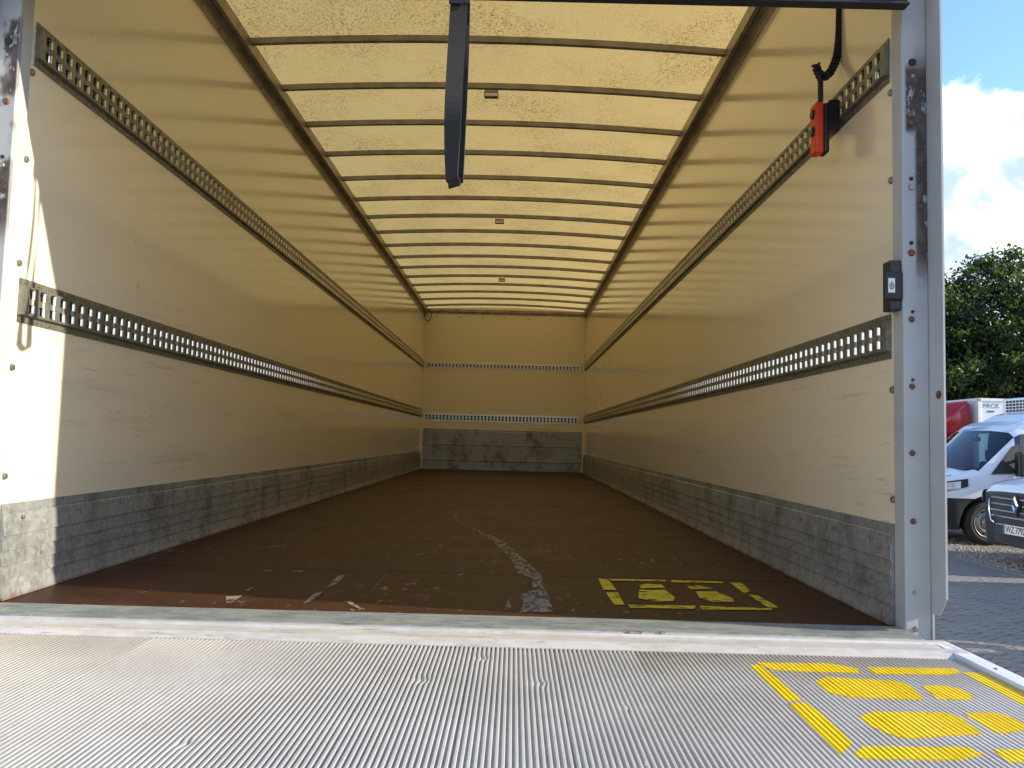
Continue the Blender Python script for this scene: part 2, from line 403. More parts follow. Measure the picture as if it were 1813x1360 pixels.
# ================================================================== the yard
gm = MB(); gm.add([(-900, -900, G-.075), (900, -900, G-.075), (900, 900, G-.075), (-900, 900, G-.075)], [(0, 1, 2, 3)])
gm.build('ground', M['ground'], kind='structure')
pb = MB(); pb.box(-8, 6.08, -9, 22, G-.07, G-.012)
pave = pb.build('paved_yard', M['bed'], kind='structure')
# gravel bays
gr = MB(); NXg, NYg = 60, 60
xs = np.linspace(6.08, 26, NXg); ys = np.linspace(-9, 22, NYg)
gv = [(x, y, G-.012+random.uniform(-.008, .008)) for y in ys for x in xs]
gr.add(gv, [(j*NXg+i, j*NXg+i+1, (j+1)*NXg+i+1, (j+1)*NXg+i) for j in range(NYg-1) for i in range(NXg-1)], 0, True)
grav = gr.build('gravel_bays', M['gravel'], kind='structure')
st = MB()
for k in range(9000):
    x = 6.1+abs(random.gauss(0, 1.6)); y = random.uniform(4.5, 14.0); r = random.uniform(.010, .024); a = random.random()*6.28
    c, s_ = math.cos(a)*r, math.sin(a)*r; z = G-.012+r*.25; q = random.uniform(.5, .8)
    st.add([(x+c, y+s_, z), (x-s_, y+c, z), (x-c, y-s_, z), (x+s_, y-c, z), (x+c*.2, y, z+r*q)], [(0, 1, 4), (1, 2, 4), (2, 3, 4), (3, 0, 4)])
st.build('gravel_stones', M['stone'], grav, fix=False, kind='stuff')
kb = MB(); kb.box(6.065, 6.125, -9, 22, G-.07, G+.012, 0, .006)
kb.build('kerb', M['paver'], kind='structure')

# interlocking pavers, zigzag across, straight joints along the truck
PW, PD = .2, .1; zz = [0, .5, 1.0]; zy = [0, .022, 0]
px = [0, .3, .7, 1.0]; pyo = [-.012, .014, -.014, .012]
gap = .0055
def paver_outline(inset):
    e = inset
    lo = [(e+(PW-2*e)*t, e+yy) for t, yy in zip(px, pyo)]
    hi = [(e+(PW-2*e)*t, PD-e+yy) for t, yy in zip(px, pyo)]
    return lo+hi[::-1]
pt_ = paver_outline(gap+.003); pm_ = paver_outline(gap)
PV = [(x, y, 0) for x, y in pt_]+[(x, y, -.004) for x, y in pm_]+[(x, y, -.03) for x, y in pm_]
PF = [(0, 1, 6, 7), (1, 2, 5, 6), (2, 3, 4, 5)]+[(i, 8+i, 8+(i+1) % 8, (i+1) % 8) for i in range(8)]+[(8+i, 16+i, 16+(i+1) % 8, 8+(i+1) % 8) for i in range(8)]
pme = bpy.data.meshes.new('paver'); pme.from_pydata(PV, [], PF); pme.materials.append(M['paver'])
bm = bmesh.new(); bm.from_mesh(pme); bmesh.ops.recalc_face_normals(bm, faces=bm.faces); bm.to_mesh(pme); bm.free()
cells = []
for i in range(int(14/PW)):
    x0 = 6.06-PW*(i+1)
    if x0 < -7.9: break
    for j in range(int(30/PD)):
        y0 = -8.5+PD*j+(PD/2 if i % 2 else 0)
        if -1.6 < x0 < 1.3 and .0 < y0: continue          # nothing to see under the truck
        cells.append((x0, y0))
def seen(x, y):
    d = Vector((x+.1, y+.05, G))-camo.location; z = d.dot(fw)
    if z < .5: return None
    u = 906.5+1419.2*d.dot(rt2)/z; v = 680-1419.2*d.dot(up2)/z
    return z if 1645 < u < 1830 and 960 < v < 1215 else None
vis = sorted([(seen(*c), c) for c in cells if seen(*c)])[:300]
visset = {c for _, c in vis}
for _, (x, y) in vis:
    o = link('paver', pme, pave, (x, y, G+random.uniform(-.0015, .0015)))
    o.rotation_euler = (random.gauss(0, .006), random.gauss(0, .006), 0)
rest = np.array([c for c in cells if c not in visset])
PVa = np.array(PV)[:16]; PFa = PF[:11]
allv = (PVa[None, :, :]+np.concatenate([rest, np.full((len(rest), 1), G)+np.random.uniform(-.0015, .0015, (len(rest), 1))], 1)[:, None, :]).reshape(-1, 3)
allf = [tuple(i+16*k for i in f) for k in range(len(rest)) for f in PFa]
fme = bpy.data.meshes.new('paver_field'); fme.from_pydata(allv.tolist(), [], allf); fme.materials.append(M['paver'])
bm = bmesh.new(); bm.from_mesh(fme)
for f in bm.faces:
    if f.normal.z < 0: f.normal_flip()
bm.to_mesh(fme); bm.free()
link('paver_field', fme, pave, kind='stuff')

# ================================================================== the box truck
L = 9.946; HW = 1.24
truck = empty('box_truck', (0, 0, G), 'box truck with its rear roller door up, seen into its empty cream cargo box', 'truck')
def T(mb, name, m_, **kw): return mb.build(name, m_, truck, **kw)

# side walls, each a sandwich panel
for s in (-1, 1):
    w = MB(); a, c = sorted((s*HW, s*(HW+.045)))
    w.box(a, c, 0.001, L+.03, -.10, 2.47)
    T(w, 'side_wall', M['wall'])
    w2 = MB(); a, c = sorted((s*(HW+.0465), s*(HW+.052))); w2.box(a, c, 0.001, L+.03, -.10, 2.47); T(w2, 'outer_skin', M['outer'])
fwall = MB(); fwall.prism([(-HW+.0005, -.1)]+[(x_, 2.4465+.042*(1-(x_/1.24)**2)) for x_ in np.linspace(-HW+.0005, HW-.0005, 25)]+[(HW-.0005, -.1)], 1, L, L+.029); FW = T(fwall, 'front_wall', M['fwall'])
for s in (-1, 1):       # corner trims with screws
    ct = MB(); a, c = sorted((s*(HW-.001), s*(HW-.030))); ct.box(a, c, L-.004, L-.0005, .0, 2.36); ct2 = ct.build('corner_trim', M['fwall'], FW)
    for k in range(9):
        sc = MB(); sc.cyl((s*(HW-.017), L-.0035, .45+.22*k), (0, -1, 0), .007, .004, 8)
        sc.build('screw', M['rivet'], FW)
for k in range(7):
    sc = MB(); sc.cyl((-1.05+.35*k, L-.0005, 2.325), (0, -1, 0), .011, .004, 8); sc.build('screw', M['rivet'], FW)

# floor: plywood panels laid across, tiny gaps
fl = MB(); fl.box(-HW, HW, -.02, L, -.10, -.0235); FL = T(fl, 'floor', M['chassis'])
edges = [-.018, .66, 2.16, 3.66, 5.16, 6.66, 8.16, L-.002]
for k in range(len(edges)-1):
    p = MB(); p.box(-HW+.002, HW-.002, edges[k]+.0025, edges[k+1]-.0025, -.023, 0 if k % 2 else -.0006, 0, .0008)
    p.build('floor_panel', M['floor'], FL)
scuffs = [
 [(-.091, 3.415), (-.17, 2.887), (-.158, 2.671), (-.119, 2.395), (.027, 1.947), (.047, 1.79), (-.052, 2.157), (-.152, 2.471), (-.191, 2.831)],
 [(.043, 1.789), (.115, 1.438), (.185, 1.001), (.206, .692), (.257, .584), (.252, .376), (.216, .309), (.22, .14), (.208, .037), (.303, .049), (.301, .261), (.286, .481), (.292, .646), (.23, 1.059), (.157, 1.512), (.079, 1.821)],
 [(.166, .057), (.176, .216), (.187, .084)], [(-.396, .322), (-.408, .537), (-.387, .559), (-.377, .4)], [(-.406, .072), (-.412, .222), (-.39, .261), (-.392, .1)],
 [(-.636, .25), (-.618, .299), (-.615, .238)], [(-.651, .146), (-.608, .166), (-.603, .059), (-.618, .057)], [(-.695, .608), (-.66, .633), (-.653, .587)],
 [(-.597, .596), (-.547, .632), (-.55, .591)], [(-.328, 1.036), (-.316, 1.08), (-.31, 1.013)], [(-.118, 1.489), (-.099, 1.527), (-.098, 1.46)],
 [(-.95, .9), (-.80, 1.3), (-.79, 1.28)], [(-.30, .12), (-.285, .135), (-.23, .03), (-.24, .03)], [(.62, .95), (.70, 1.15), (.71, 1.14)], [(.80, .80), (.93, .72), (.925, .71)], [(-.02, .62), (.02, .66), (.01, .60)]]
for pts in scuffs:
    s_ = MB(); poly_sheet(s_, pts, .0012); s_.build('scuff_mark', M['scuff'], FL)
fmarks = [
 [(.528, .624), (.728, .626), (.719, .593), (.53, .584)], [(.746, .629), (.927, .624), (.919, .592), (.738, .584)], [(.489, .618), (.522, .603), (.526, .411), (.483, .405)],
 [(.486, .362), (.525, .377), (.52, .181), (.489, .169)], [(.53, .177), (.734, .189), (.719, .145), (.531, .135)], [(.745, .19), (.96, .181), (.946, .157), (.741, .139)],
 [(.947, .608), (.988, .602), (.975, .464), (.94, .401)], [(.948, .392), (.976, .38), (.983, .198), (.949, .194)],
 [(.614, .509), (.648, .544), (.694, .532), (.696, .47), (.613, .452)], [(.603, .429), (.689, .434), (.696, .31), (.679, .252), (.616, .238), (.578, .287)],
 [(.776, .507), (.817, .539), (.857, .483), (.78, .461)], [(.787, .421), (.853, .437), (.879, .319), (.868, .265), (.801, .256), (.774, .32)]]
for i, pts in enumerate(fmarks):
    s_ = MB(); poly_sheet(s_, pts, .0018); s_.build('footprint_mark' if i > 7 else 'frame_mark', M['fyellow'], FL)

# kick plates: ribbed galvanised steel along both walls
for s, zk in ((-1, .2648), (1, .2736)):
    prof = [(0, zk), (.004, zk), (.005, zk-.024), (.003, zk-.0255), (.009, zk-.030), (.0165, .176), (.0110, .1740), (.0155, .134), (.0100, .1320), (.0150, .094), (.0095, .0920),
            (.0150, .054), (.0095, .0520), (.018, .018), (.023, .004), (.023, .0005), (0, .0005)]
    k = MB(); k.prism([(s*(HW-n_), z) for n_, z in prof], 1, .004, L-.006, 0, True, False, 24)
    KP = T(k, 'kick_plate', M['kick'])
    bo = MB()
    for q in range(34):
        y = .09+.29*q
        for n_, z, oy in ((.0135, .222, 0), (.0125, .108, .10)):
            yy = y+oy+(.03 if s > 0 else 0)
            if yy < L-.1: bo.cyl((s*(HW-n_), yy, z), (-s, 0, 0), .0055, .004, 8)
    bo.build('bolt_heads', M['bolt'], KP, kind='stuff')
# rust line where the plates meet the floor
# front wall kick panel
k = MB(); prof = [(0, .612), (.004, .612), (.005, .585), (.012, .578), (.012, .395), (.018, .388), (.018, .378), (.011, .37), (.011, .165), (.017, .158), (.017, .14), (.010, .13), (.012, .0005), (0, .0005)]
k.prism([(L-n_, z) for n_, z in prof], 0, -HW+.036, HW-.036, 0, True, False, 6)
T(k, 'front_kick_panel', M['kick'])

# lashing rails with waisted slots, rolled edges
PITCH = .0527
def rail_mesh(u0, u1, P, hgt):
    """P(u, n, z) -> world; u runs along the rail, n out of the wall, z up from the rail's bottom"""
    mb = MB(); z0, z1 = 0.0, hgt; fl_ = .019; zs0, zs1 = fl_+.006, hgt-fl_-.006; D = .016
    def q(u0, u1, n0, za, n1, zb, mi=0): mb.add([P(u0, n0, za), P(u1, n0, za), P(u1, n1, zb), P(u0, n1, zb)], [(0, 1, 2, 3)], mi)
    for (a, n0, c, n1) in ((z0, .0, z0, .003), (z0, .003, fl_, .003), (fl_, .003, fl_+.003, D), (hgt-fl_-.003, D, hgt-fl_, .003), (hgt-fl_, .003, z1, .003), (z1, .003, z1, 0)):
        q(u0, u1, n0, a, n1, c)
    q(u0, u1, .0015, fl_, .0015, hgt-fl_, 2)                       # channel back; its dark material paints shade into the slots
    mid = hgt/2; h = (zs1-zs0)/2
    rows = [(-1, -.93, 0), (-.93, -.80, .8), (-.80, -.22, 1), (-.22, .22, .42), (.22, .80, 1), (.80, .93, .8), (.93, 1, 0)]
    q(u0, u1, D, fl_+.003, D, mid-h); q(u0, u1, D, mid+h, D, hgt-fl_-.003)
    n = int((u1-u0-.02)/PITCH); st_ = u0+.012
    q(u0, st_, D, mid-h, D, mid+h); q(st_+n*PITCH, u1, D, mid-h, D, mid+h)
    SWd = .0245; Rr = .0085
    for k in range(n):
        a = st_+k*PITCH; e = a+PITCH; cu = a+PITCH/2
        for r0, r1, wd in rows:
            za, zb = mid+h*r0, mid+h*r1
            if wd == 0: q(a, e, D, za, D, zb); continue
            sa, sb = cu-SWd*wd/2, cu+SWd*wd/2
            q(a, sa, D, za, D, zb)
            # far edge rolled inwards
            qs = [(sb+Rr*math.sin(t), D-Rr*(1-math.cos(t))) for t in (math.pi/2, math.pi/3, math.pi/6, 0)]
            qs = [(sb+Rr-Rr*math.sin(t), D-Rr*(1-math.cos(t))) for t in (math.pi/2, math.pi/3, math.pi/6, 0)]
            q2 = qs
            vs = []
            for uu, nn in q2: vs += [P(uu, nn, za), P(uu, nn, zb)]
            mb.add(vs, [(0, 2, 3, 1), (2, 4, 5, 3), (4, 6, 7, 5)], 1 if wd == 1 else 0, True)
            q(sb+Rr, e, D, za, D, zb)
            q(sa, sa, D, za, D, zb) if False else None
            mb.add([P(sa, D, za), P(sa, D, zb), P(sa, .004, zb), P(sa, .004, za)], [(0, 1, 2, 3)], 0)
    for uu in (u0, u1): mb.add([P(uu, 0, fl_), P(uu, D, fl_+.003), P(uu, D, hgt-fl_-.003), P(uu, 0, hgt-fl_)], [(0, 1, 2, 3)], 0)
    rv = MB(); c0 = Vector(P(0, 0, 0)); nrm = (Vector(P(0, 1, 0))-c0).normalized(); k = 0
    while u0+.025+k*.066 < u1-.01:
        uu = u0+.025+k*.066
        for z in (fl_*.45, hgt-fl_*.45): rv.cyl(P(uu, .003, z), nrm, .0042, .0032, 6)
        k += 1
    return mb, rv
for s in (-1, 1):
    for zt, zb in (((1.658, 1.5275) if s < 0 else (1.670, 1.5395)), ((.905, .778) if s < 0 else (.863, .736))):
        P = lambda u, n, z, s=s, zb=zb: (s*(HW-.0005-n), u, zb+z)
        mb, rv = rail_mesh(.018, L-.02, P, zt-zb)
        ro = T(mb, 'lashing_rail', [M['rail'], M['lip'], M['bow']], fix=False)
        # consistent normals: face the inside of the box
        bm = bmesh.new(); bm.from_mesh(ro.data)
        bm.to_mesh(ro.data); bm.free()
        rv.build('rivets', M['rivet'], ro, kind='stuff')
for zt, zb, xa, xb in ((1.630, 1.532, -1.185, 1.170), (.848, .725, -1.200, 1.150)):
    P = lambda u, n, z, zb=zb: (u, L-.0005-n, zb+z)
    mb, rv = rail_mesh(xa, xb, P, zt-zb)
    ro = T(mb, 'lashing_rail', [M['raillit'], M['raillit'], M['chassis']], fix=False); rv.build('rivets', M['rivet'], ro, kind='stuff')

# roof: arched translucent skin over steel bows, aluminium edge rails
def zroof(x): return 2.448+.042*(1-(x/1.24)**2)
rf = MB(); nx = 28
vs = [(-1.24+2.48*i/nx, y, zroof(-1.24+2.48*i/nx)+.0) for y in (0.0, L+.03) for i in range(nx+1)]
ny = 60; vs = [(-1.24+2.48*i/nx, (L+.03)*j/ny, zroof(-1.24+2.48*i/nx)) for j in range(ny+1) for i in range(nx+1)]
rf.add(vs, [(j*(nx+1)+i, j*(nx+1)+i+1, (j+1)*(nx+1)+i+1, (j+1)*(nx+1)+i) for j in range(ny) for i in range(nx)], 0, True)
RF = T(rf, 'roof_skin', M['roof'], fix=False)
bowm = MB(); nb = 24; bv = []; prof = [(-.013, -.001), (-.013, -.031), (.013, -.031), (.013, -.001)]
for i in range(nb+1):
    x = -1.20+2.40*i/nb
    for dy, dz in prof: bv.append((x, dy, zroof(x)+dz))
bowm.add(bv, [(i*4+k, i*4+(k+1) % 4, (i+1)*4+(k+1) % 4, (i+1)*4+k) for i in range(nb) for k in range(4)])
bowme = bowm.mesh(M['bow'], (0, 0, 0), 'roof_bow')
for k in range(-3, 16):
    y = 1.655+.53*k
    if .03 < y < L-.05: link('roof_bow', bowme, RF, (0, y, -G))
for (x, y) in ((.002, 2.185), (-.001, 4.84), (-.02, 7.49)):
    lm = MB(); lm.box(x-.04, x+.04, y-.022, y+.012, 2.405, 2.446, 0, .004); lm.box(x-.034, x+.034, y-.024, y-.0225, 2.409, 2.424, 1)
    lm.build('roof_lamp', [M['bow'], M['white']], RF)
for s in (-1, 1):
    prof = [(0, 2.329), (.004, 2.329), (.006, 2.370), (.012, 2.376), (.031, 2.379), (.031, 2.392), (.036, 2.392), (.036, 2.381), (.056, 2.384), (.056, 2.446), (0, 2.446)]
    r = MB(); r.prism([(s*(HW-n_), z) for n_, z in prof], 1, .002, L-.002, 0, True, False, 12)
    RR = T(r, 'roof_rail', M['railalu'])
    rv = MB(); k = 0
    while .1+.21*k < L-.05:
        rv.cyl((s*(HW-.0045), .1+.21*k, 2.345), (-s, 0, 0), .0095, .004, 8); rv.cyl((s*(HW-.022), .16+.21*k, 2.3775), (0, 0, -1), .006, .004, 8); k += 1
    rv.build('rivets', M['rivet'], RR, kind='stuff')
fr = MB(); fr.prism([(L, 2.372), (L-.004, 2.372), (L-.006, 2.40), (L-.03, 2.404), (L-.03, 2.446), (L, 2.446)], 0, -1.18, 1.18); T(fr, 'front_roof_rail', M['railalu'])
cb = MB(); pts = [(-1.17, L-.12, 2.40)]
for t in np.linspace(0, 1, 18):
    a = math.pi*t; pts.append((-1.235+.10*(.55+.55*math.cos(a)), L-.06-.04*t, 2.38-.14*math.sin(a)))
cb.tube(pts, .006, 6); T(cb, 'loose_cable', M['black'])

# rear frame
def post(s, mt, nm):
    p = MB(); X = lambda v: s*v
    def bx(x0, x1, *a, **k):
        x0, x1 = sorted((X(x0), X(x1))); p.box(x0, x1, *a, **k)
    bx(1.2355, 1.3045, -.06, -.0005, -.03, 2.56, bev=.003)                       # box section
    fl_ = [(-.0005, -.03), (-.0005, 2.56), (-.133, 2.56), (-.133, .098), (-.096, .048), (-.0655, .048), (-.0655, -.03)]
    x0, x1 = sorted((X(1.3047), X(1.3100))); p.prism(fl_, 0, x0, x1)
    return T(p, nm, mt)
PR = post(1, M['postR'], 'rear_post'); PL = post(-1, M['postL'], 'rear_post')
PR['label'] = 'rear post with one long rusty scrape'; PL['label'] = 'rear post with patchy rust'
for s, po in ((1, PR), (-1, PL)):
    for (x, z, r, h, mt) in ((1.252, 1.386, .010, .007, 'rust'), (1.252, 1.204, .009, .006, 'bolt'), (1.252, 1.228, .006, .004, 'ink'), (1.251, 1.02, .010, .006, 'rust'), (1.251, 1.048, .006, .004, 'ink'),
                             (1.250, .836, .0095, .004, 'rust'), (1.253, .857, .005, .004, 'ink'), (1.250, .652, .009, .004, 'rust'), (1.252, .670, .005, .004, 'rust'),
                             (1.249, .472, .009, .004, 'rust'), (1.250, .289, .009, .004, 'rust'), (1.252, .10, .006, .004, 'bolt'), (1.254, .005, .008, .006, 'bolt'), (1.258, 1.56, .012, .004, 'ink'), (1.258, 1.52, .006, .004, 'bolt')):
        bo = MB(); bo.cyl((s*(x+.008), -.0595, z), (0, -1, 0), r, h, 10, 0, r*.8); bo.build('bolt', M[mt], po)
    for z in (1.503, 1.246, .945, .647, .342):
        bo = MB(); bo.cyl((s*(HW-.0003), .010, z), (-s, 0, 0), .0105, .007, 6, 0, .009); bo.build('wall_bolt', M['rivet'], po)
kh = MB(); kh.cyl((1.3046, -.110, .628), (-1, 0, 0), .011, .003, 14); kh.cyl((1.3011, -.110, .628), (-1, 0, 0), .006, .0015, 10); kh.build('lock_plate', M['rust'], PR)

# sill plate across the opening
sl = MB(); sl.box(-1.2345, 1.2345, -.160, -.0195, -.10, .003, 0, .003); SL = T(sl, 'sill', M['sill'])
for (x, y, w_, d_) in ((.50, -.172, .018, .010), (.57, -.171, .009, .007)):
    pc = MB(); pc.box(x-w_, x+w_, y-d_, y+d_, -.004, .006, 0, .002); pc.build('loose_chip', M['bolt'], SL)

# roller door: wound up, its bottom bar hanging below the lintel
rd = MB(); rd.box(-1.222, 1.222, -.134, -.104, 1.6935, 1.80, 0, .004); RD = T(rd, 'roller_door', M['blackgloss'])
bb = MB(); bb.box(-1.225, 1.225, -.137, -.101, 1.686, 1.693, 0, .002); bb.build('bottom_bar', M['chassis'], RD)
for k in range(6):
    sb = MB(); sb.box(-1.220, 1.220, -.128, -.106, 1.802+.085*k, 1.885+.085*k, 0, .006); sb.build('door_slat', M['outer'], RD)
for s in (-1, 1):
    g_ = MB(); x0, x1 = sorted((s*1.195, s*1.232)); g_.box(x0, x1, -.155, -.1352, 1.708, 1.86, 0, .004); g_.build('guide_roller', M['white'], RD)
li = MB(); li.box(-1.2345, 1.2345, -.0595, -.002, 2.30, 2.56, 0, .004); T(li, 'lintel', M['postL'])
li = MB(); li.box(-1.3040, 1.3040, -.138, -.0615, 2.315, 2.56, 0, .004); T(li, 'header_box', M['outer'])

# switch box on the right-hand post
sw = MB(); sw.box(1.204, 1.2350, -.052, -.006, .862, 1.001, 0, .003); SWB = T(sw, 'switch_box', M['blackgloss'])
s2 = MB(); s2.box(1.187, 1.2345, -.062, -.0525, .889, .968, 0, .004); s2.build('switch_cover', M['vanblack'], SWB)
s3 = MB(); s3.box(1.1935, 1.2115, -.0645, -.0625, .908, .948); s3.build('symbol_plate', M['white'], SWB)
s4 = MB(); cx_, cz_ = 1.2025, .926
for k in range(22):
    a0 = math.pi/2+.35+(2*math.pi-.7)*k/22; a1 = math.pi/2+.35+(2*math.pi-.7)*(k+1)/22
    s4.add([(cx_+r*math.cos(a), -.0652, cz_+r*1.35*math.sin(a)) for a in (a0, a1) for r in (.0048, .0066)], [(0, 1, 3, 2)])
s4.add([(cx_-.0009, -.0652, cz_), (cx_+.0009, -.0652, cz_), (cx_+.0009, -.0652, cz_+.013), (cx_-.0009, -.0652, cz_+.013)], [(0, 1, 2, 3)])
s4.add([(cx_+.0022*math.cos(a*1.047), -.0652, cz_-.001+.0028*math.sin(a*1.047)) for a in range(6)], [tuple(range(6))])
s4.build('power_symbol', M['ink'], SWB)

# tail lift platform, level with the floor
pf = MB(); pf.prism([(-.165, -.016), (-.165, -.10), (-.9, -.10), (-1.95, -.035), (-1.95, -.022), (-.30, -.022)], 0, -1.30, 1.30)
PF_ = T(pf, 'lift_platform', M['deck'])
fs = MB(); fs.prism([(-.1615, -.015), (-.1615, .0005), (-.185, .0015), (-.19, -.003), (-.235, -.004), (-.24, .000), (-.262, .000), (-.290, -.012), (-.290, -.015)], 0, -1.285, 1.285, 0, True, False, 4)
fs.build('front_strip', M['lip_strip'], PF_)
RP = .0110; NR = 17; PWD = RP*NR; rng = random.Random(3)
def ribz(x):          # rib profile: rounded crests, narrower valleys
    t = (x/RP) % 1.0; d = abs(t-.5); c = min(1.0, max(0.0, (.40-d)/.12)); return -.0182+.0062*c*c*(3-2*c)
dents = [(-.462, -.385, .020), (.002, -.56, .018), (.12, -.385, .014), (.245, -.56, .016), (-.33, -.93, .010), (.40, -.70, .008)]
x_start = -1.2425; nplank = 13; PWD = 2.487/nplank; RP = PWD/18
def plank(k):
    x0 = x_start+k*PWD+.0004; x1 = x_start+(k+1)*PWD-.0004; n = 18*8
    cols = [x0+(x1-x0)*i/n for i in range(n+1)]
    ys = [-.291]; y = -.291
    near = any(x0-.05 < d[0] < x1+.05 for d in dents)
    step = .012 if near else .24
    while y-step > -1.0 and near: y -= step; ys.append(y)
    while y-.24 > -1.93: y -= .24; ys.append(y)
    ys.append(-1.93); mb = MB(); vs = []
    for y in ys:
        for i, x in enumerate(cols):
            z = ribz((x-x0)/(x1-x0)*18*RP); xx = x
            for dx, dy, dr in dents:
                d2 = ((x-dx)**2+((y-dy)*1.0)**2)/(dr*dr)
                if d2 < 6:
                    g = .7*math.exp(-d2); z = z*(1-.65*g)+(-.0165-.001)*.65*g; xx += .006*math.exp(-d2*.8)*(1 if (x > dx) else .5)
            vs.append((xx, y, z))
    w = len(cols)
    mb.add(vs, [(j*w+i, j*w+i+1, (j+1)*w+i+1, (j+1)*w+i) for j in range(len(ys)-1) for i in range(w-1)], 0, True)
    for j in (0, len(ys)-1):
        mb.add([vs[j*w+i] for i in range(w)]+[(cols[-1], ys[j], -.0215), (cols[0], ys[j], -.0215)], [tuple(range(w+2))])
    return mb
for k in range(nplank):
    plank(k).build('deck_plank', M['deck'], PF_)
for s in (-1, 1):
    e = MB(); pr_ = [(s*1.2455, -.022), (s*1.2455, -.004), (s*1.250, -.002), (s*1.300, -.006), (s*1.304, -.012), (s*1.304, -.10), (s*1.3008, -.10), (s*1.3008, -.022)]
    e.prism(pr_, 1, -1.94, -.166)
    es = e.build('edge_strip', M['edge'], PF_)
    for y in (-.245, -.40, -.555, -.71, -.865, -1.02, -1.3, -1.6):
        rv = MB(); rv.cyl((s*1.272, y, -.0045), (0, 0, 1), .0075, .003, 8, 0, .004); rv.build('rivet', M['bolt'], es)
# yellow foot markings that follow the ribs
dm = dict(
 f1=[(.746, -.366), (.916, -.357), (.967, -.392), (.952, -.429), (.869, -.432), (.765, -.425)],
 f2=[(.99, -.38), (1.197, -.371), (1.189, -.406), (1.148, -.427), (.986, -.432)],
 f3=[(.722, -.386), (.75, -.383), (.758, -.631), (.722, -.638)], f4=[(.72, -.658), (.759, -.642), (.764, -.706), (.762, -.853), (.719, -.902)],
 f5=[(.744, -.90), (.773, -.863), (.954, -.855), (.964, -.885), (.904, -.914), (.747, -.918)], f6=[(.988, -.862), (1.19, -.85), (1.20, -.90), (.982, -.917)],
 f7=[(1.195, -.40), (1.239, -.405), (1.240, -.62), (1.189, -.629)], f8=[(1.19, -.655), (1.24, -.65), (1.24, -.88), (1.205, -.87)],
 p1=[(.83, -.5), (.866, -.467), (1.009, -.481), (1.025, -.506), (1.008, -.604), (.969, -.608), (.86, -.602), (.83, -.578)],
 p2=[(1.05, -.512), (1.098, -.507), (1.123, -.531), (1.123, -.579), (1.094, -.6), (1.034, -.602)],
 p3=[(.83, -.719), (.868, -.687), (1.006, -.679), (1.024, -.703), (1.015, -.792), (.969, -.800), (.879, -.822), (.85, -.818), (.831, -.77)],
 p4=[(1.039, -.682), (1.103, -.67), (1.121, -.691), (1.125, -.739), (1.108, -.765), (1.057, -.785), (1.042, -.782)])
def yspan(poly, x):
    h = []
    for (xa, ya), (xb, yb) in zip(poly, poly[1:]+poly[:1]):
        if (xa-x)*(xb-x) < 0 or xa == x: h.append(ya+(yb-ya)*(x-xa)/(xb-xa) if xb != xa else ya)
    return (min(h), max(h)) if len(h) > 1 else None
for nm, poly in dm.items():
    mb = MB(); xs_ = [p[0] for p in poly]; x = min(xs_)+.0005; rows = []
    while x < max(xs_):
        k = int((x-x_start)//PWD); x0 = x_start+k*PWD+.0004; x1 = x_start+(k+1)*PWD-.0004; t = min(max((x-x0)/(x1-x0), 0), 1)
        sp = yspan(poly, x)
        if sp: rows.append((x, sp[0]+rng.uniform(-.0025, .0025), sp[1]+rng.uniform(-.0025, .0025), ribz(t*18*RP)+.0007))
        x += RP/8
    vs = [p for (x, a, c, z) in rows for p in ((x, a, z), (x, c, z))]
    mb.add(vs, [(2*i, 2*i+2, 2*i+3, 2*i+1) for i in range(len(rows)-1)], 0, True)
    mb.build('frame_mark' if nm[0] == 'f' else 'footprint_mark', M['dyellow'], PF_)

# chassis and wheels (below the floor)
ch = MB()
for s in (-1, 1): ch.box(s*.42-.04, s*.42+.04, -.02, L+1.6, -.42, -.101)
for y in (.02, 1.5, 3.0, 4.5, 6.0, 7.5, 9.0): ch.box(-1.2, 1.2, y, y+.08, -.20, -.1015)
T(ch, 'chassis_frame', M['chassis'])
def wheel_parts(parent, c, axis, r, wd, rim=True):
    """c is the outer face centre, axis points outwards"""
    ax = Vector(axis); t = MB()
    t.lathe([(r*.60, -wd), (r*.92, -wd), (r, -wd*.85), (r, -wd*.15), (r*.95, -.01), (r*.80, .004), (r*.66, -.004), (r*.645, -.02)], c, ax, 28)
    w = t.build('wheel', M['tyre'], parent)
    q = MB(); q.lathe([(r*.655, -.012), (r*.655, .003), (r*.63, .004), (r*.60, -.03), (r*.56, -.05), (r*.50, -.045), (r*.44, -.025), (r*.38, -.02), (r*.24, -.05), (r*.20, -.012), (r*.10, -.006), (0.001, -.006)], c, ax, 28)
    q.build('rim', M['steelrim'], w)
    h = MB(); u = ax.orthogonal().normalized(); v = ax.cross(u); cc = Vector(c)
    for k in range(10):
        a = 2*math.pi*k/10; h.cyl(cc+(u*math.cos(a)+v*math.sin(a))*r*.50-ax*.046, ax, r*.055, .006, 8)
    for k in range(5):
        a = 2*math.pi*k/5; h.cyl(cc+(u*math.cos(a)+v*math.sin(a))*r*.16-ax*.02, ax, r*.035, .022, 6)
    h.build('rim_holes', M['ink'], w)
    return w
for y in (2.2, 8.9):
    for s in (-1, 1): wheel_parts(truck, (s*1.17, y, G+.42), (s, 0, 0), .42, .26)
ax_ = MB()
for y in (2.2, 8.9): ax_.cyl((-1.0, y, G+.42), (1, 0, 0), .07, 2.0, 10)
T(ax_, 'axle', M['chassis'])
cab = MB(); cab.prism([(L+.15, -.45), (L+2.0, -.45), (L+2.05, .5), (L+1.75, 1.6), (L+1.2, 1.75), (L+.15, 1.75)], 0, -1.05, 1.05); T(cab, 'cab', M['outer'])

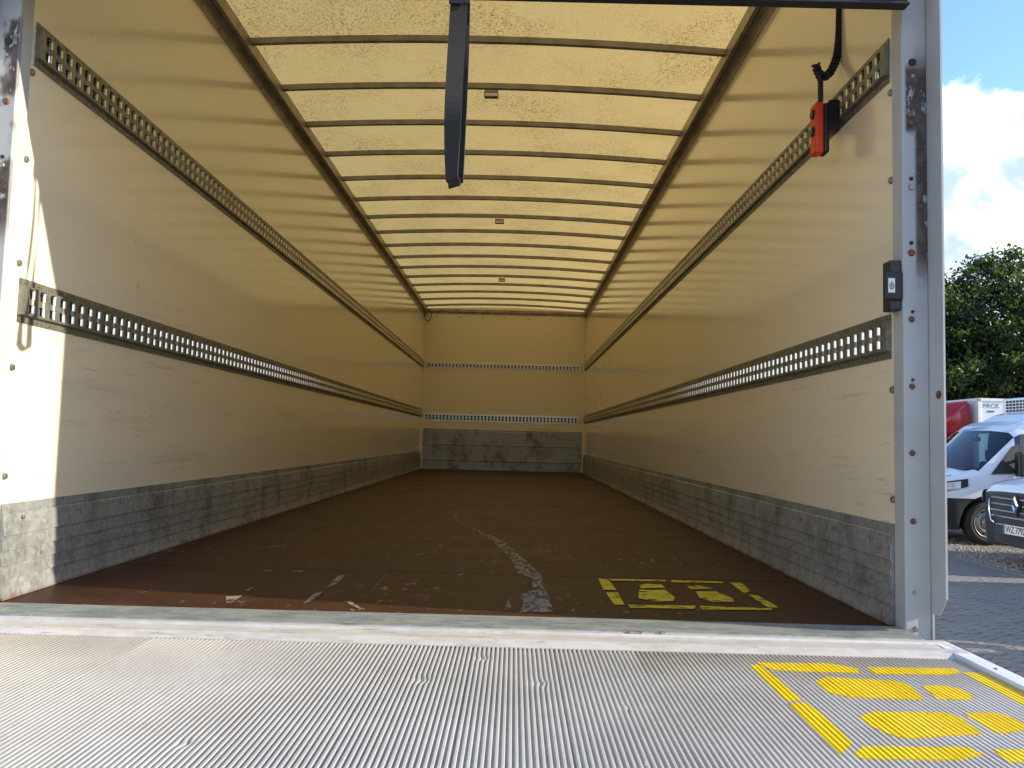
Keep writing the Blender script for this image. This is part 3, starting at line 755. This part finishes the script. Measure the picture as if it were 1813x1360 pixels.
# ================================================================== things hanging in the opening
# pull strap: a folded loop of webbing
sp_ = empty('pull_strap', (.003, -.119, 1.69), 'dark navy webbing pull strap looped down from the roller door bar', 'strap')
st = MB(); Wd = .0235; th = .0022
def strand(path, tw, w_=Wd):
    vs = []; n = len(path)
    for i, (p, a) in enumerate(zip(path, tw)):
        d = Vector((math.cos(a), math.sin(a), 0)); p = Vector(p); t = (Vector(path[min(i+1, n-1)])-Vector(path[max(i-1, 0)])).normalized(); nn = t.cross(d).normalized()
        for e, q in ((-1, -1), (1, -1), (1, 1), (-1, 1)): vs.append(p+d*w_*e+nn*th*.5*q)
    fs = [(i*4+k, i*4+(k+1) % 4, (i+1)*4+(k+1) % 4, (i+1)*4+k) for i in range(n-1) for k in range(4)]
    st.add(vs, fs, 0, False)
    st.add(vs[:4], [(0, 1, 2, 3)]); st.add(vs[-4:], [(0, 1, 2, 3)])
path = []; tw = []
for i in range(30):
    t = i/29; z = 1.692-.527*t; path.append((.002-.007*math.sin(t*2.6), -.132+.010*math.sin(t*5)-.012*t, z)); tw.append(-.03+.10*math.sin(t*4)-1.5*max(0, t-.55))
for i in range(1, 9):
    a = math.pi*i/9; path.append((.004, -.144+.016*(1-math.cos(a)), 1.165-.012*math.sin(a))); tw.append(tw[29])
base = tw[29]
for i in range(30):
    t = 1-i/29; z = 1.692-.527*t; path.append((.006+.004*t, -.108+.004*math.sin(t*6), z)); tw.append(.02+(base-.02)*max(0, t-.2)/.8)
strand(path, tw)
st.build('webbing_loop', M['navy'], sp_)
s2 = MB(); s2.box(-.026, .032, -.1405, -.1345, 1.655, 1.6895, 0, .002); s2.build('strap_anchor', M['blackgloss'], sp_)

# lift remote control hanging on its coiled lead
rc = empty('remote_control', (1.07, .10, 1.35), 'orange and black lift remote control on coiled black lead beside the upper lashing rail', 'remote control')
b1 = MB(); b1.box(1.050, 1.0755, .082, .132, 1.350, 1.506, 0, .007); b1.build('front_shell', M['orange'], rc)
b1 = MB(); b1.box(1.0760, 1.093, .084, .130, 1.352, 1.504, 0, .006); b1.build('back_shell', M['blackgloss'], rc)
for z in (1.473, 1.420):
    b1 = MB(); b1.cyl((1.051, .104, z), (-1, 0, 0), .016, .004, 16); b1.cyl((1.047, .104, z), (-1, 0, 0), .012, .003, 16)
    b1.build('button', M['blackgloss'], rc)
hk = MB(); hk.box(1.0935, 1.125, .09, .125, 1.42, 1.515, 0, .003); hk.build('holder', M['blackgloss'], rc)
cl = MB(); cp = [(1.139, .12, 1.83), (1.139, .12, 1.80), (1.138, .12, 1.765), (1.137, .12, 1.733), (1.134, .12, 1.70), (1.130, .12, 1.668), (1.122, .12, 1.640), (1.110, .12, 1.615), (1.097, .118, 1.600), (1.082, .112, 1.594), (1.068, .105, 1.600), (1.056, .095, 1.614), (1.052, .088, 1.622)]
def resample(p, n):
    p = [Vector(q) for q in p]; d = [0]
    for a, c in zip(p, p[1:]): d.append(d[-1]+(c-a).length)
    o = []
    for k in range(n):
        t = d[-1]*k/(n-1); i = max(j for j in range(len(d)-1) if d[j] <= t+1e-9); f = (t-d[i])/(d[i+1]-d[i]); o.append(p[i].lerp(p[i+1], min(f, 1)))
    return o, d[-1]
turns = 30; N_ = turns*12; rp, ln = resample(cp, N_)
hel = []; prev = None
for i, p in enumerate(rp):
    t = (rp[min(i+1, N_-1)]-rp[max(i-1, 0)]).normalized()
    u = t.orthogonal().normalized() if prev is None else (prev-t*prev.dot(t)).normalized(); prev = u; w = t.cross(u); a = 2*math.pi*i/12
    hel.append(p+(u*math.cos(a)+w*math.sin(a))*.0102)
cl.tube(hel, .0036, 6); cl.tube(rp[::6], .008, 8)
cl.build('coiled_lead', M['black'], rc)
sr = MB(); zz_ = []; rr_ = []
for k in range(34):
    zz_.append((1.052+.019*min(1, k/8), .088+.012*min(1, k/8), 1.600-.003*k)); rr_.append(.0085 if k % 3 else .0062)
sr.tube(zz_, rr_, 10); sr.build('strain_relief', M['black'], rc)

for o_ in rc.children:                      # hung on the lashing rail
    for v in o_.data.vertices:
        w_ = Vector(v.co)+rc.location; v.co = camo.location+(w_-camo.location)*1.106-rc.location
# ================================================================== vans
VL = 4.95
def van_mesh(org):
    """loft; local x back from the nose, y across, z up. returns body MB + glass quads"""
    # station: x, half width, sill z, belt z, then (P3..P6) as (y, z, dx)
    S = [
     (.00, .800, .24, .855, [(.77, .885, 0), (.70, .90, 0), (.40, .915, -.03), (0, .92, -.04)]),
     (.09, .880, .22, .915, [(.845, .955, 0), (.74, .985, 0), (.42, 1.00, -.03), (0, 1.005, -.04)]),
     (.36, .945, .22, .985, [(.885, 1.035, 0), (.78, 1.065, 0), (.43, 1.085, -.02), (0, 1.09, -.03)]),
     (.74, .985, .22, 1.045, [(.905, 1.115, .02), (.84, 1.135, .0), (.46, 1.150, -.10), (0, 1.155, -.15)]),
     (1.34, .990, .22, 1.110, [(.845, 1.650, .02), (.755, 1.720, .0), (.42, 1.750, -.07), (0, 1.757, -.09)]),
     (1.46, .990, .22, 1.115, [(.855, 1.700, 0), (.770, 1.775, 0), (.42, 1.815, -.03), (0, 1.825, -.05)]),
     (2.05, .990, .22, 1.13, [(.875, 1.74, 0), (.81, 1.86, 0), (.43, 1.925, 0), (0, 1.94, 0)]),
     (2.16, .990, .22, 1.13, [(.88, 1.74, 0), (.82, 1.87, 0), (.43, 1.935, 0), (0, 1.95, 0)]),
     (VL-.1, .985, .24, 1.13, [(.88, 1.74, 0), (.82, 1.88, 0), (.43, 1.94, 0), (0, 1.955, 0)]),
     (VL, .95, .26, 1.12, [(.86, 1.70, 0), (.80, 1.84, 0), (.42, 1.90, 0), (0, 1.915, 0)])]
    rings = []
    for x, w, z0, zb, top in S:
        half = [(x, w*.95, z0), (x, w*.995, .45), (x, w, .70), (x, w*.985, zb)]+[(x+dx, yy, zz2) for yy, zz2, dx in top]
        ring = [(a, -yy, zq) for a, yy, zq in half]+[(a, yy, zq) for a, yy, zq in half[-2::-1]]
        rings.append(ring)
    n = len(rings[0])             # 15 points; index 0..7 left, 7 centre, 8..14 right
    vs = [p for r_ in rings for p in r_]; body = MB(); glass = []; fs = []; mi = []
    for i in range(len(rings)-1):
        for k in range(n-1):
            kk = k if k < 7 else n-2-k
            q = (i*n+k, i*n+k+1, (i+1)*n+k+1, (i+1)*n+k); m_ = 0
            if i == 3 and kk in (4, 5, 6): m_ = 1
            if i in (4, 5) and kk == 3: m_ = 1
            if kk in (0, 1) and i < 3: m_ = 2
            if kk == 0: m_ = 2
            fs.append(q); mi.append(m_)
            if m_ == 1: glass.append([vs[j] for j in q])
        q = (i*n+n-1, i*n, (i+1)*n, (i+1)*n+n-1); fs.append(q); mi.append(2)
    fs.append(tuple(range(n))[::-1]); mi.append(2)
    fs.append(tuple((len(rings)-1)*n+k for k in range(n))); mi.append(0)
    return vs, fs, mi, glass
def make_van(loc, yawz, label, group):
    root = empty('parked_van', loc, label, 'van', group)
    vs, fs, mi, glass = van_mesh(loc)
    me = bpy.data.meshes.new('body'); me.from_pydata(vs, [], fs)
    for mt in ('vanwhite', 'glass', 'vanblack', 'inside'): me.materials.append(M[mt])
    me.polygons.foreach_set('material_index', mi)
    bm = bmesh.new(); bm.from_mesh(me); bmesh.ops.remove_doubles(bm, verts=bm.verts, dist=1e-5); bmesh.ops.recalc_face_normals(bm, faces=bm.faces); bm.to_mesh(me); bm.free()
    bo = link('body', me, root)
    # wheel arches cut out of the body
    cu = MB()
    for x in (.87, 3.75):
        for s in (-1, 1): cu.cyl((x, s*1.1, .33), (0, -s, 0), .42, .34, 32, 3)
    cm = cu.mesh([M['vanwhite'], M['glass'], M['vanblack'], M['inside']]); co = bpy.data.objects.new('cut', cm); COL.objects.link(co)
    md = bo.modifiers.new('arch', 'BOOLEAN'); md.operation = 'DIFFERENCE'; md.solver = 'EXACT'; md.object = co
    bev = bo.modifiers.new('bev', 'BEVEL'); bev.width = .018; bev.segments = 2; bev.limit_method = 'ANGLE'; bev.angle_limit = R(22); bev.harden_normals = False
    dg = bpy.context.evaluated_depsgraph_get(); dg.update()
    # evaluated in root space: root is still unrotated here and the cutter is at the world origin
    bo.parent = None; dg.update()
    me2 = bpy.data.meshes.new_from_object(bo.evaluated_get(dg)); bo.modifiers.clear(); bo.data = me2; bo.parent = root
    bpy.data.objects.remove(co)
    bm = bmesh.new(); bm.from_mesh(me2)
    bmesh.ops.delete(bm, geom=[f for f in bm.faces if f.material_index == 1], context='FACES')
    for f in bm.faces: f.smooth = True
    bm.to_mesh(me2); bm.free()
    try: me2.set_sharp_from_angle(angle=R(28))
    except Exception: pass
    L_ = lambda mb, nm, mt, par=root: link(nm, mb.mesh(mt, (0, 0, 0), nm), par)
    # panes: windscreen (six quads joined) and door windows
    ws = MB()
    for q in glass[:]:
        if abs(sum(p[0] for p in q)/4-1.0) < .3: ws.add(q, [(0, 1, 2, 3)], 0, True)
    L_(ws, 'windscreen', M['glass'])
    for s in (-1, 1):
        dw = MB()
        for q in glass:
            if sum(p[0] for p in q)/4 > 1.36 and sum(p[1] for p in q)*s > 0: dw.add(q, [(0, 1, 2, 3)])
        L_(dw, 'door_window', M['glass'])
    # windscreen black border and wiper
    wp = MB(); wp.tube([(.70, -.62, 1.152), (.69, -.2, 1.168), (.70, .25, 1.166)], .012, 6); L_(wp, 'wiper', M['black'])
    wb = MB(); wb.prism([(.60, 1.125), (.60, 1.150), (.70, 1.168), (.78, 1.150), (.78, 1.10)], 1, -.80, .80); L_(wb, 'cowl', M['vanblack'])
    # cab interior
    it = MB(); it.prism([(.72, .9), (.78, 1.13), (1.05, 1.15), (1.15, .95), (1.15, .6), (.72, .6)], 1, -.82, .82); L_(it, 'dashboard', M['inside'])
    for y in (-.5, .05, .5):
        se = MB(); se.box(1.75, 1.93, y-.22, y+.22, .6, 1.25, 0, .05); se.box(1.80, 1.92, y-.12, y+.12, 1.27, 1.45, 0, .04); L_(se, 'seat', M['inside'])
    sw_ = MB(); ring = [(1.22+.06*math.sin(t), -.45+.19*math.cos(t), 1.10+.18*math.sin(t)) for t in np.linspace(0, 2*math.pi, 25)]; sw_.tube(ring, .014, 6); L_(sw_, 'steering_wheel', M['black'])
    im = MB(); im.box(1.28, 1.31, -.10, .10, 1.58, 1.65, 0, .01); im.tube([(1.30, 0, 1.64), (1.32, 0, 1.72)], .012, 6); L_(im, 'interior_mirror', M['black'])
    # roof rail of the fascia: bumper, grille, lights
    gx = lambda y, base=0.0: base+.10*(abs(y)/.8)**2.6
    def strip(y0, y1, z0, z1, proud, thick=.02, n=12):
        mb = MB(); vs = []
        for i in range(n+1):
            y = y0+(y1-y0)*i/n; x = gx(y)-proud
            vs += [(x, y, z0), (x, y, z1), (x+thick, y, z1), (x+thick, y, z0)]
        mb.add(vs, [(i*4+k, i*4+(k+1) % 4, (i+1)*4+(k+1) % 4, (i+1)*4+k) for i in range(n) for k in range(4)])
        mb.add(vs[:4], [(0, 1, 2, 3)]); mb.add(vs[-4:], [(0, 1, 2, 3)]); return mb
    L_(strip(-.64, .64, .50, .865, .055, .05), 'grille', M['ink'])
    for z in (.835, .755, .675, .600): L_(strip(-.615, .615, z-.009, z+.009, .072, .02), 'grille_slat', M['chrome'])
    for z in (.795, .715, .64, .565, .535): L_(strip(-.61, .61, z-.011, z+.011, .064, .02), 'grille_slat', M['vanblack'])
    fr_ = MB()
    for s in (-1, 1): fr_.tube([(gx(.655)-.075, s*.655, .80), (gx(.66)-.08, s*.66, .66), (gx(.60)-.08, s*.60, .535), (gx(.52)-.08, s*.50, .505)], .015, 6)
    L_(fr_, 'grille_frame', M['chrome'])
    L_(strip(-.56, .56, .492, .508, .075, .02), 'grille_frame', M['chrome'])
    em = MB(); ex = -.098
    em.prism([(-.085, .76), (0, .90), (.085, .76), (0, .62)], 0, ex+.02, ex+.04)
    emb = L_(em, 'emblem_base', M['vanblack'])
    e2 = MB(); o_ = [(-.068, .76), (0, .878), (.068, .76), (0, .642)]; i_ = [(-.026, .76), (0, .806), (.026, .76), (0, .714)]
    f_ = [(ex, y, z) for y, z in o_]+[(ex-.012, (y+y2)/2, (z+z2)/2) for (y, z), (y2, z2) in zip(o_, i_)]+[(ex+.005, y, z) for y, z in i_]
    e2.add(f_, [(k, (k+1) % 4, 4+(k+1) % 4, 4+k) for k in range(4)]+[(4+k, 4+(k+1) % 4, 8+(k+1) % 4, 8+k) for k in range(4)])
    link('emblem', e2.mesh(M['chrome'], (0, 0, 0), 'emblem'), emb)
    L_(strip(-.66, .66, .26, .485, .045, .05), 'lower_bumper', M['vanblack'])
    for z in (.30, .35): L_(strip(-.5, .5, z, z+.025, .055, .02), 'air_intake', M['ink'])
    # number plate
    pl = MB(); pl.box(-.088, -.078, -.26, .26, .395, .510, 0, .004); plo = L_(pl, 'number_plate', M['white'])
    bl = MB(); bl.box(-.0905, -.0885, .225, .258, .398, .507); link('plate_band', bl.mesh(M['blue'], (0, 0, 0)), plo)
    cu_ = bpy.data.curves.new('plate_text', 'FONT'); cu_.body = 'WZ 7792Y'; cu_.size = .118; cu_.align_x = 'CENTER'; cu_.align_y = 'CENTER'; cu_.extrude = .0008; cu_.space_character = .88
    to = bpy.data.objects.new('t', cu_); COL.objects.link(to); dg.update()
    tme = bpy.data.meshes.new_from_object(to.evaluated_get(bpy.context.evaluated_depsgraph_get())); bpy.data.objects.remove(to)
    tme.transform(Matrix(((0, 0, -1, -.0900), (-.92, 0, 0, -.02), (0, 1, 0, .4525), (0, 0, 0, 1)))); tme.materials.clear(); tme.materials.append(M['ink'])
    link('plate_text', tme, plo)
    # headlights wrap the corners
    for s in (-1, 1):
        def sid(x, z): return s*(np.interp(x, [0, .09, .36, .74], [.80, .880, .945, .985])+.006)
        def lamp(x0, x1, z0a, z0b, z1a, z1b, off):
            mb = MB(); vs = []; n = 6
            for i in range(n+1):
                t = i/n; x = x0+(x1-x0)*t; y = sid(x, 0)+s*off
                vs += [(x-off*.6, y, z0a+(z0b-z0a)*t), (x-off*.6, y, z1a+(z1b-z1a)*t)]
            mb.add(vs, [(2*i, 2*i+2, 2*i+3, 2*i+1) for i in range(n)], 0, True)
            return mb
        hl = L_(lamp(-.012, .56, .735, .88, .905, 1.000, .003), 'headlight', M['vanblack'])
        link('lamp_cover', lamp(-.01, .455, .760, .855, .888, .958, .010).mesh(M['vanwhite'], (0, 0, 0)), hl)
        link('lens', lamp(-.01, .36, .775, .845, .880, .932, .018).mesh(M['lens'], (0, 0, 0)), hl)
        mi_ = MB(); mi_.box(1.25, 1.41, s*1.07-.07, s*1.07+.07, 1.05, 1.42, 0, .03); mi_.tube([(1.36, s*.93, 1.10), (1.35, s*1.04, 1.12)], .035, 8); mi_.tube([(1.36, s*.93, 1.30), (1.35, s*1.04, 1.32)], .025, 8)
        mo = L_(mi_, 'wing_mirror', M['blackgloss'])
        qp = MB(); y = s*.995; qp.add([(.90, y, 1.075), (1.36, y, 1.10), (1.40, s*.90, 1.55), (1.28, s*.905, 1.50)], [(0, 1, 2, 3)]); L_(qp, 'quarter_window', M['inside'])
        st_ = MB(); st_.box(1.15, 4.4, s*.995-.01, s*.995+.012, .50, .60, 0, .008); L_(st_, 'side_moulding', M['vanblack'])
        dl = MB(); dl.box(1.30, 1.308, s*.991-.003, s*.991+.003, .32, 1.08); dl.box(2.05, 2.058, s*.991-.003, s*.991+.003, .32, 1.08); dl.box(1.72, 1.95, s*.995-.012, s*.995+.02, .96, .99, 0, .006); L_(dl, 'door_trim', M['vanblack'])
        for x in (.87, 3.75):
            lw = MB(); lw.lathe([(.33*.60, -.2), (.30, -.2), (.33, -.17), (.33, -.03), (.318, -.01), (.27, .004), (.222, -.004), (.215, -.02)], (x, s*.955, .33), (0, s, 0), 28)
            wo = L_(lw, 'wheel', M['tyre'])
            rr = .33; ri = MB(); ri.lathe([(rr*.66, -.012), (rr*.66, .003), (rr*.63, .004), (rr*.60, -.03), (rr*.56, -.05), (rr*.50, -.045), (rr*.44, -.022), (rr*.38, -.02), (rr*.25, -.05), (rr*.20, -.012), (rr*.10, -.006), (.001, -.006)], (x, s*.955, .33), (0, s, 0), 28)
            link('rim', ri.mesh(M['steelrim'], (0, 0, 0)), wo)
            hh = MB()
            for k in range(10):
                a = 2*math.pi*k/10; hh.cyl((x+math.cos(a)*rr*.50, s*(.955-.048), .33+math.sin(a)*rr*.50), (0, s, 0), rr*.055, .006, 8)
            link('rim_holes', hh.mesh(M['ink'], (0, 0, 0)), wo)
    sh = MB(); q = []
    for s in (-1, 1): sh.tube([(.36, s*.86, 1.05), (.20, s*.86, 1.00), (.08, s*.84, .945)], .004, 4)
    L_(sh, 'bonnet_seam', M['ink'])
    root.rotation_euler = (0, 0, yawz)
    return root
GRP = 'white vans parked nose to the yard'
van1 = make_van((6.50, 10.985, G), 0.03, 'white van with refrigeration unit above its windscreen, next to the red truck', GRP)
L1 = lambda mb, nm, mt, par=van1: link(nm, mb.mesh(mt, (0, 0, 0), nm), par)
# roof fairing and cooling unit of the refrigerated van
fa = MB(); frs = []
for x, w, z0, z1 in ((1.34, .66, 1.745, 1.775), (1.46, .76, 1.775, 1.84), (1.62, .80, 1.80, 1.90), (1.80, .80, 1.83, 1.93), (1.98, .76, 1.86, 2.04), (2.12, .74, 1.88, 2.08), (3.0, .74, 1.90, 2.08)):
    frs.append([(x, -w, z0), (x, -w*.94, z1-.03), (x, -w*.80, z1), (x, w*.80, z1), (x, w*.94, z1-.03), (x, w, z0)])
n = 6; vs = [p for r_ in frs for p in r_]
fa.add(vs, [(i*n+k, i*n+k+1, (i+1)*n+k+1, (i+1)*n+k) for i in range(len(frs)-1) for k in range(n-1)], 0, False); fa.add(frs[0], [tuple(range(n))]); fa.add(frs[-1], [tuple(range(n))[::-1]])
L1(fa, 'roof_fairing', M['vanwhite'])
cu1 = MB(); cu1.box(2.20, 3.0, -.72, .72, 2.082, 2.34, 0, .02); CU = L1(cu1, 'cooling_unit', M['vanwhite'])
for i in range(4):
    for j in range(14):
        y = -.60+.088*j; z = 2.105+.052*i
        h = MB(); h.box(2.192, 2.199, y, y+.060, z, z+.036); link('vent_opening', h.mesh(M['ink'], (0, 0, 0)), CU)

def copy_tree(o, parent=None):
    c = o.copy(); COL.objects.link(c); c.parent = parent
    for chd in list(o.children): copy_tree(chd, c)
    return c
van2 = make_van((6.47, 7.75, G), 0.0, 'white van with its bonnet and registration plate beside the refrigerated van', GRP)

# box trucks: one red cab behind, one white that shades the yard
def make_lorry(loc, yawz, paint, label, text, group):
    root = empty('box_lorry', loc, label, 'truck', group); L_ = lambda mb, nm, mt, par=root: link(nm, mb.mesh(mt, (0, 0, 0), nm), par)
    w = 1.05
    c = MB(); c.prism([(0, .35), (.0, .75), (.16, .98), (.62, 1.15), (1.12, 1.735), (1.30, 1.785), (2.02, 1.80), (2.02, .35)], 1, -w, w)
    me = c.mesh(paint, (0, 0, 0), 'cab'); bm = bmesh.new(); bm.from_mesh(me); bmesh.ops.bevel(bm, geom=bm.edges[:], offset=.05, segments=3, affect='EDGES'); bm.to_mesh(me); bm.free()
    for p in me.polygons: p.use_smooth = True
    cabo = link('cab', me, root)
    # roof deflector: rounded wedge
    d = MB(); pf = [(1.20, 1.79), (1.42, 2.14), (1.66, 2.33), (1.90, 2.465), (1.98, 2.47), (2.00, 1.80)]
    d.prism(pf, 1, -1.08, 1.08); me = d.mesh(paint, (0, 0, 0), 'deflector'); bm = bmesh.new(); bm.from_mesh(me); bmesh.ops.bevel(bm, geom=bm.edges[:], offset=.045, segments=3, affect='EDGES'); bm.to_mesh(me); bm.free()
    for p in me.polygons: p.use_smooth = True
    link('roof_deflector', me, root)
    for s in (-1, 1):
        g_ = MB(); y = s*(w+.004); poly = [(1.02, 1.24), (1.30, 1.62), (1.72, 1.665), (1.745, 1.25)]
        y0, y1 = sorted((y, y+s*.006)); g_.prism(poly, 1, y0, y1) if False else g_.add([(px_, y, pz) for px_, pz in poly], [(0, 1, 2, 3)])
        gw = L_(g_, 'door_window', M['inside'])
        rb = MB(); rb.tube([(px_, y, pz) for px_, pz in poly+poly[:1]], .014, 6); link('window_seal', rb.mesh(M['black'], (0, 0, 0)), gw)
        mi_ = MB(); mi_.box(.92, 1.02, s*1.22-.08, s*1.22+.08, 1.28, 1.62, 0, .03); mi_.tube([(1.0, s*.9, 1.4), (.98, s*1.08, 1.42)], .02, 6); L_(mi_, 'wing_mirror', M['blackgloss'])
        hl = MB(); hl.box(-.02, .10, s*.70-.16, s*.70+.16, .68, .84, 0, .03); L_(hl, 'headlight', M['lens'])
        for x in (.85, 4.6):
            lw = MB(); lw.lathe([(.2, -.2), (.32, -.2), (.35, -.17), (.35, -.03), (.33, -.01), (.28, .004), (.23, -.01), (.12, -.06), (.001, -.03)], (x, s*.955, .35), (0, s, 0), 24); L_(lw, 'wheel', M['tyre'])
    ws = MB(); ws.add([(.64, -.78, 1.19), (.64, .78, 1.19), (1.10, .72, 1.725), (1.10, -.72, 1.725)], [(0, 1, 2, 3)])
    ws.v = [(x-.012, y, z+.012) for x, y, z in ws.v]; L_(ws, 'windscreen', M['inside'])
    gl = MB(); gl.box(-.03, .02, -.5, .5, .45, .7, 0, .02); L_(gl, 'grille', M['vanblack'])
    bx_ = MB(); bx_.box(2.10, 6.4, -1.16, 1.16, .75, 2.50, 0, .01); bo = L_(bx_, 'cargo_box', M['outer'])
    tr = MB()
    for s in (-1, 1):
        tr.box(2.085, 6.41, s*1.165-.012, s*1.165+.012, 2.465, 2.525, 0, .006); tr.box(2.082, 2.15, s*1.166-.012, s*1.166+.012, .75, 2.463, 0, .006)
    tr.box(2.08, 2.10, -1.15, 1.15, 2.466, 2.524, 0, .006)
    link('edge_trim', tr.mesh(M['white'], (0, 0, 0)), bo)
    cb_ = MB()
    for s in (-1, 1): cb_.box(2.078, 2.16, s*1.168-.015, s*1.168+.015, 2.455, 2.532, 0, .01)
    link('corner_cap', cb_.mesh(M['bolt'], (0, 0, 0)), bo)
    chs = MB(); chs.box(2.0, 6.3, -.5, .5, .45, .745); L_(chs, 'chassis_frame', M['chassis'])
    if text:
        for tx, sz, ox, oz in ((text, .135, 2.19, 2.325),):
            cu_ = bpy.data.curves.new('t', 'FONT'); cu_.body = tx; cu_.size = sz; cu_.extrude = .001; cu_.space_character = 1.1
            to = bpy.data.objects.new('t', cu_); COL.objects.link(to)
            tme = bpy.data.meshes.new_from_object(to.evaluated_get(bpy.context.evaluated_depsgraph_get())); bpy.data.objects.remove(to)
            tme.transform(Matrix(((1, 0, 0, ox), (0, 0, -1, -1.165), (0, 1, 0, oz), (0, 0, 0, 1)))); tme.materials.clear(); tme.materials.append(M['blue'])
            link('lettering', tme, bo)
        t2 = MB()
        for k in range(6): t2.box(2.28+.026*k, 2.300+.026*k, -1.1665, -1.1645, 2.235, 2.272)
        link('small_lettering', t2.mesh(M['blue'], (0, 0, 0)), bo)
    root.rotation_euler = (0, 0, yawz); return root
lorry = make_lorry((7.74, 15.66, G), 0.0, M['red'], 'red lorry with roof deflector and white box behind the refrigerated van', 'FRCK', 'lorries parked nose to the yard')
lorry2 = make_lorry((6.35, 4.40, G), 0.0, M['outer'], 'white lorry parked between the plated van and the last van in the row', None, 'lorries parked nose to the yard')
van4 = copy_tree(van2); van4.location = (6.3, 1.95, G); van4['label'] = 'white van without a registration plate, last in the row past the white lorry'
for chd in list(van4.children):
    if chd.name.startswith('number_plate'):
        for g2 in list(chd.children): bpy.data.objects.remove(g2)
        bpy.data.objects.remove(chd)

# ================================================================== trees
def tree(x, y, h, rx, mt, label, seed, nleaf):
    rg = np.random.RandomState(seed); root = empty('leafy_tree', (x, y, G), label, 'tree', 'trees behind the parked vehicles')
    tk = MB(); tk.tube([(0, 0, 0), (.05, .03, h*.25), (-.08, .06, h*.5), (.05, 0, h*.8)], [h*.028, h*.022, h*.015, .03], 8)
    rr = random.Random(seed)
    for k in range(14):
        z = h*rr.uniform(.12, .7); a = rr.uniform(0, 6.28); ln_ = rx*rr.uniform(.5, .9)
        tk.tube([(0, 0, z), (math.cos(a)*ln_*.5, math.sin(a)*ln_*.5, z+ln_*.25), (math.cos(a)*ln_, math.sin(a)*ln_, z+ln_*.75)], [.06, .04, .015], 5)
    link('trunk', tk.mesh(M['bark'], (0, 0, 0), 'trunk'), root)
    # clumps spread through the crown's volume, leaves on each clump
    ncl = 260; cl_ = []
    while len(cl_) < ncl:
        p = rg.uniform(-1, 1, 3); r2 = (p**2).sum()
        if r2 > 1 or r2 < .12: continue
        zc = h*(.54+.43*p[2]); wr = rx*(1.0 if p[2] < .15 else 1.0-.25*(p[2]-.15))
        cl_.append((p[0]*wr, p[1]*wr, max(zc, .35)))
    cl_ = np.array(cl_); idx = rg.randint(0, ncl, nleaf); rad = rg.uniform(.25, .62, ncl)*rx*.36
    pos = cl_[idx]+rg.normal(0, .5, (nleaf, 3))*rad[idx][:, None]*np.array([1, 1, .75])
    sz = rg.uniform(.045, .100, nleaf); d1 = rg.normal(0, 1, (nleaf, 3)); d1 /= np.linalg.norm(d1, axis=1)[:, None]
    d2 = np.cross(d1, rg.normal(0, 1, (nleaf, 3))); d2 /= np.linalg.norm(d2, axis=1)[:, None]
    a = d1*sz[:, None]; c = d2*sz[:, None]*.5
    v = np.stack([pos-a, pos+c, pos+a, pos-c], 1).reshape(-1, 3)
    me = bpy.data.meshes.new('crown'); me.vertices.add(len(v)); me.vertices.foreach_set('co', v.ravel())
    me.loops.add(4*nleaf); me.loops.foreach_set('vertex_index', np.arange(4*nleaf)); me.polygons.add(nleaf)
    me.polygons.foreach_set('loop_start', np.arange(nleaf)*4); me.polygons.foreach_set('loop_total', np.full(nleaf, 4)); me.update(); me.validate(); me.materials.append(mt)
    link('crown', me, root)
for i, (x, y, h, rx, mt, lb, nl) in enumerate([
    (12.6, 22.5, 7.3, 2.4, 'leafB', 'rounded leafy tree with a pale sunlit top rising behind the red lorry', 42000),
    (15.3, 22.2, 7.9, 2.6, 'leafA', 'dense dark leafy tree behind the cooling unit of the refrigerated van', 42000),
    (10.0, 24.0, 6.2, 2.2, 'leafA', 'dark leafy tree partly hidden by the rear post and the red lorry', 26000),
    (18.2, 22.6, 7.8, 2.7, 'leafB', 'tall leafy tree at the end of the row beyond the refrigerated van', 26000),
    (13.9, 25.5, 6.4, 2.6, 'leafA', 'dark leafy tree in the second row filling the gap behind the lorry', 26000),
    (17.0, 26.0, 7.0, 2.7, 'leafA', 'dark leafy tree in the second row behind the tall leafy tree', 18000),
    (7.2, 25.0, 6.5, 2.5, 'leafA', 'dark leafy tree standing beyond the cab of the box truck', 7000)]):
    tree(x, y, h, rx, M[mt], lb, 11+i, nl)
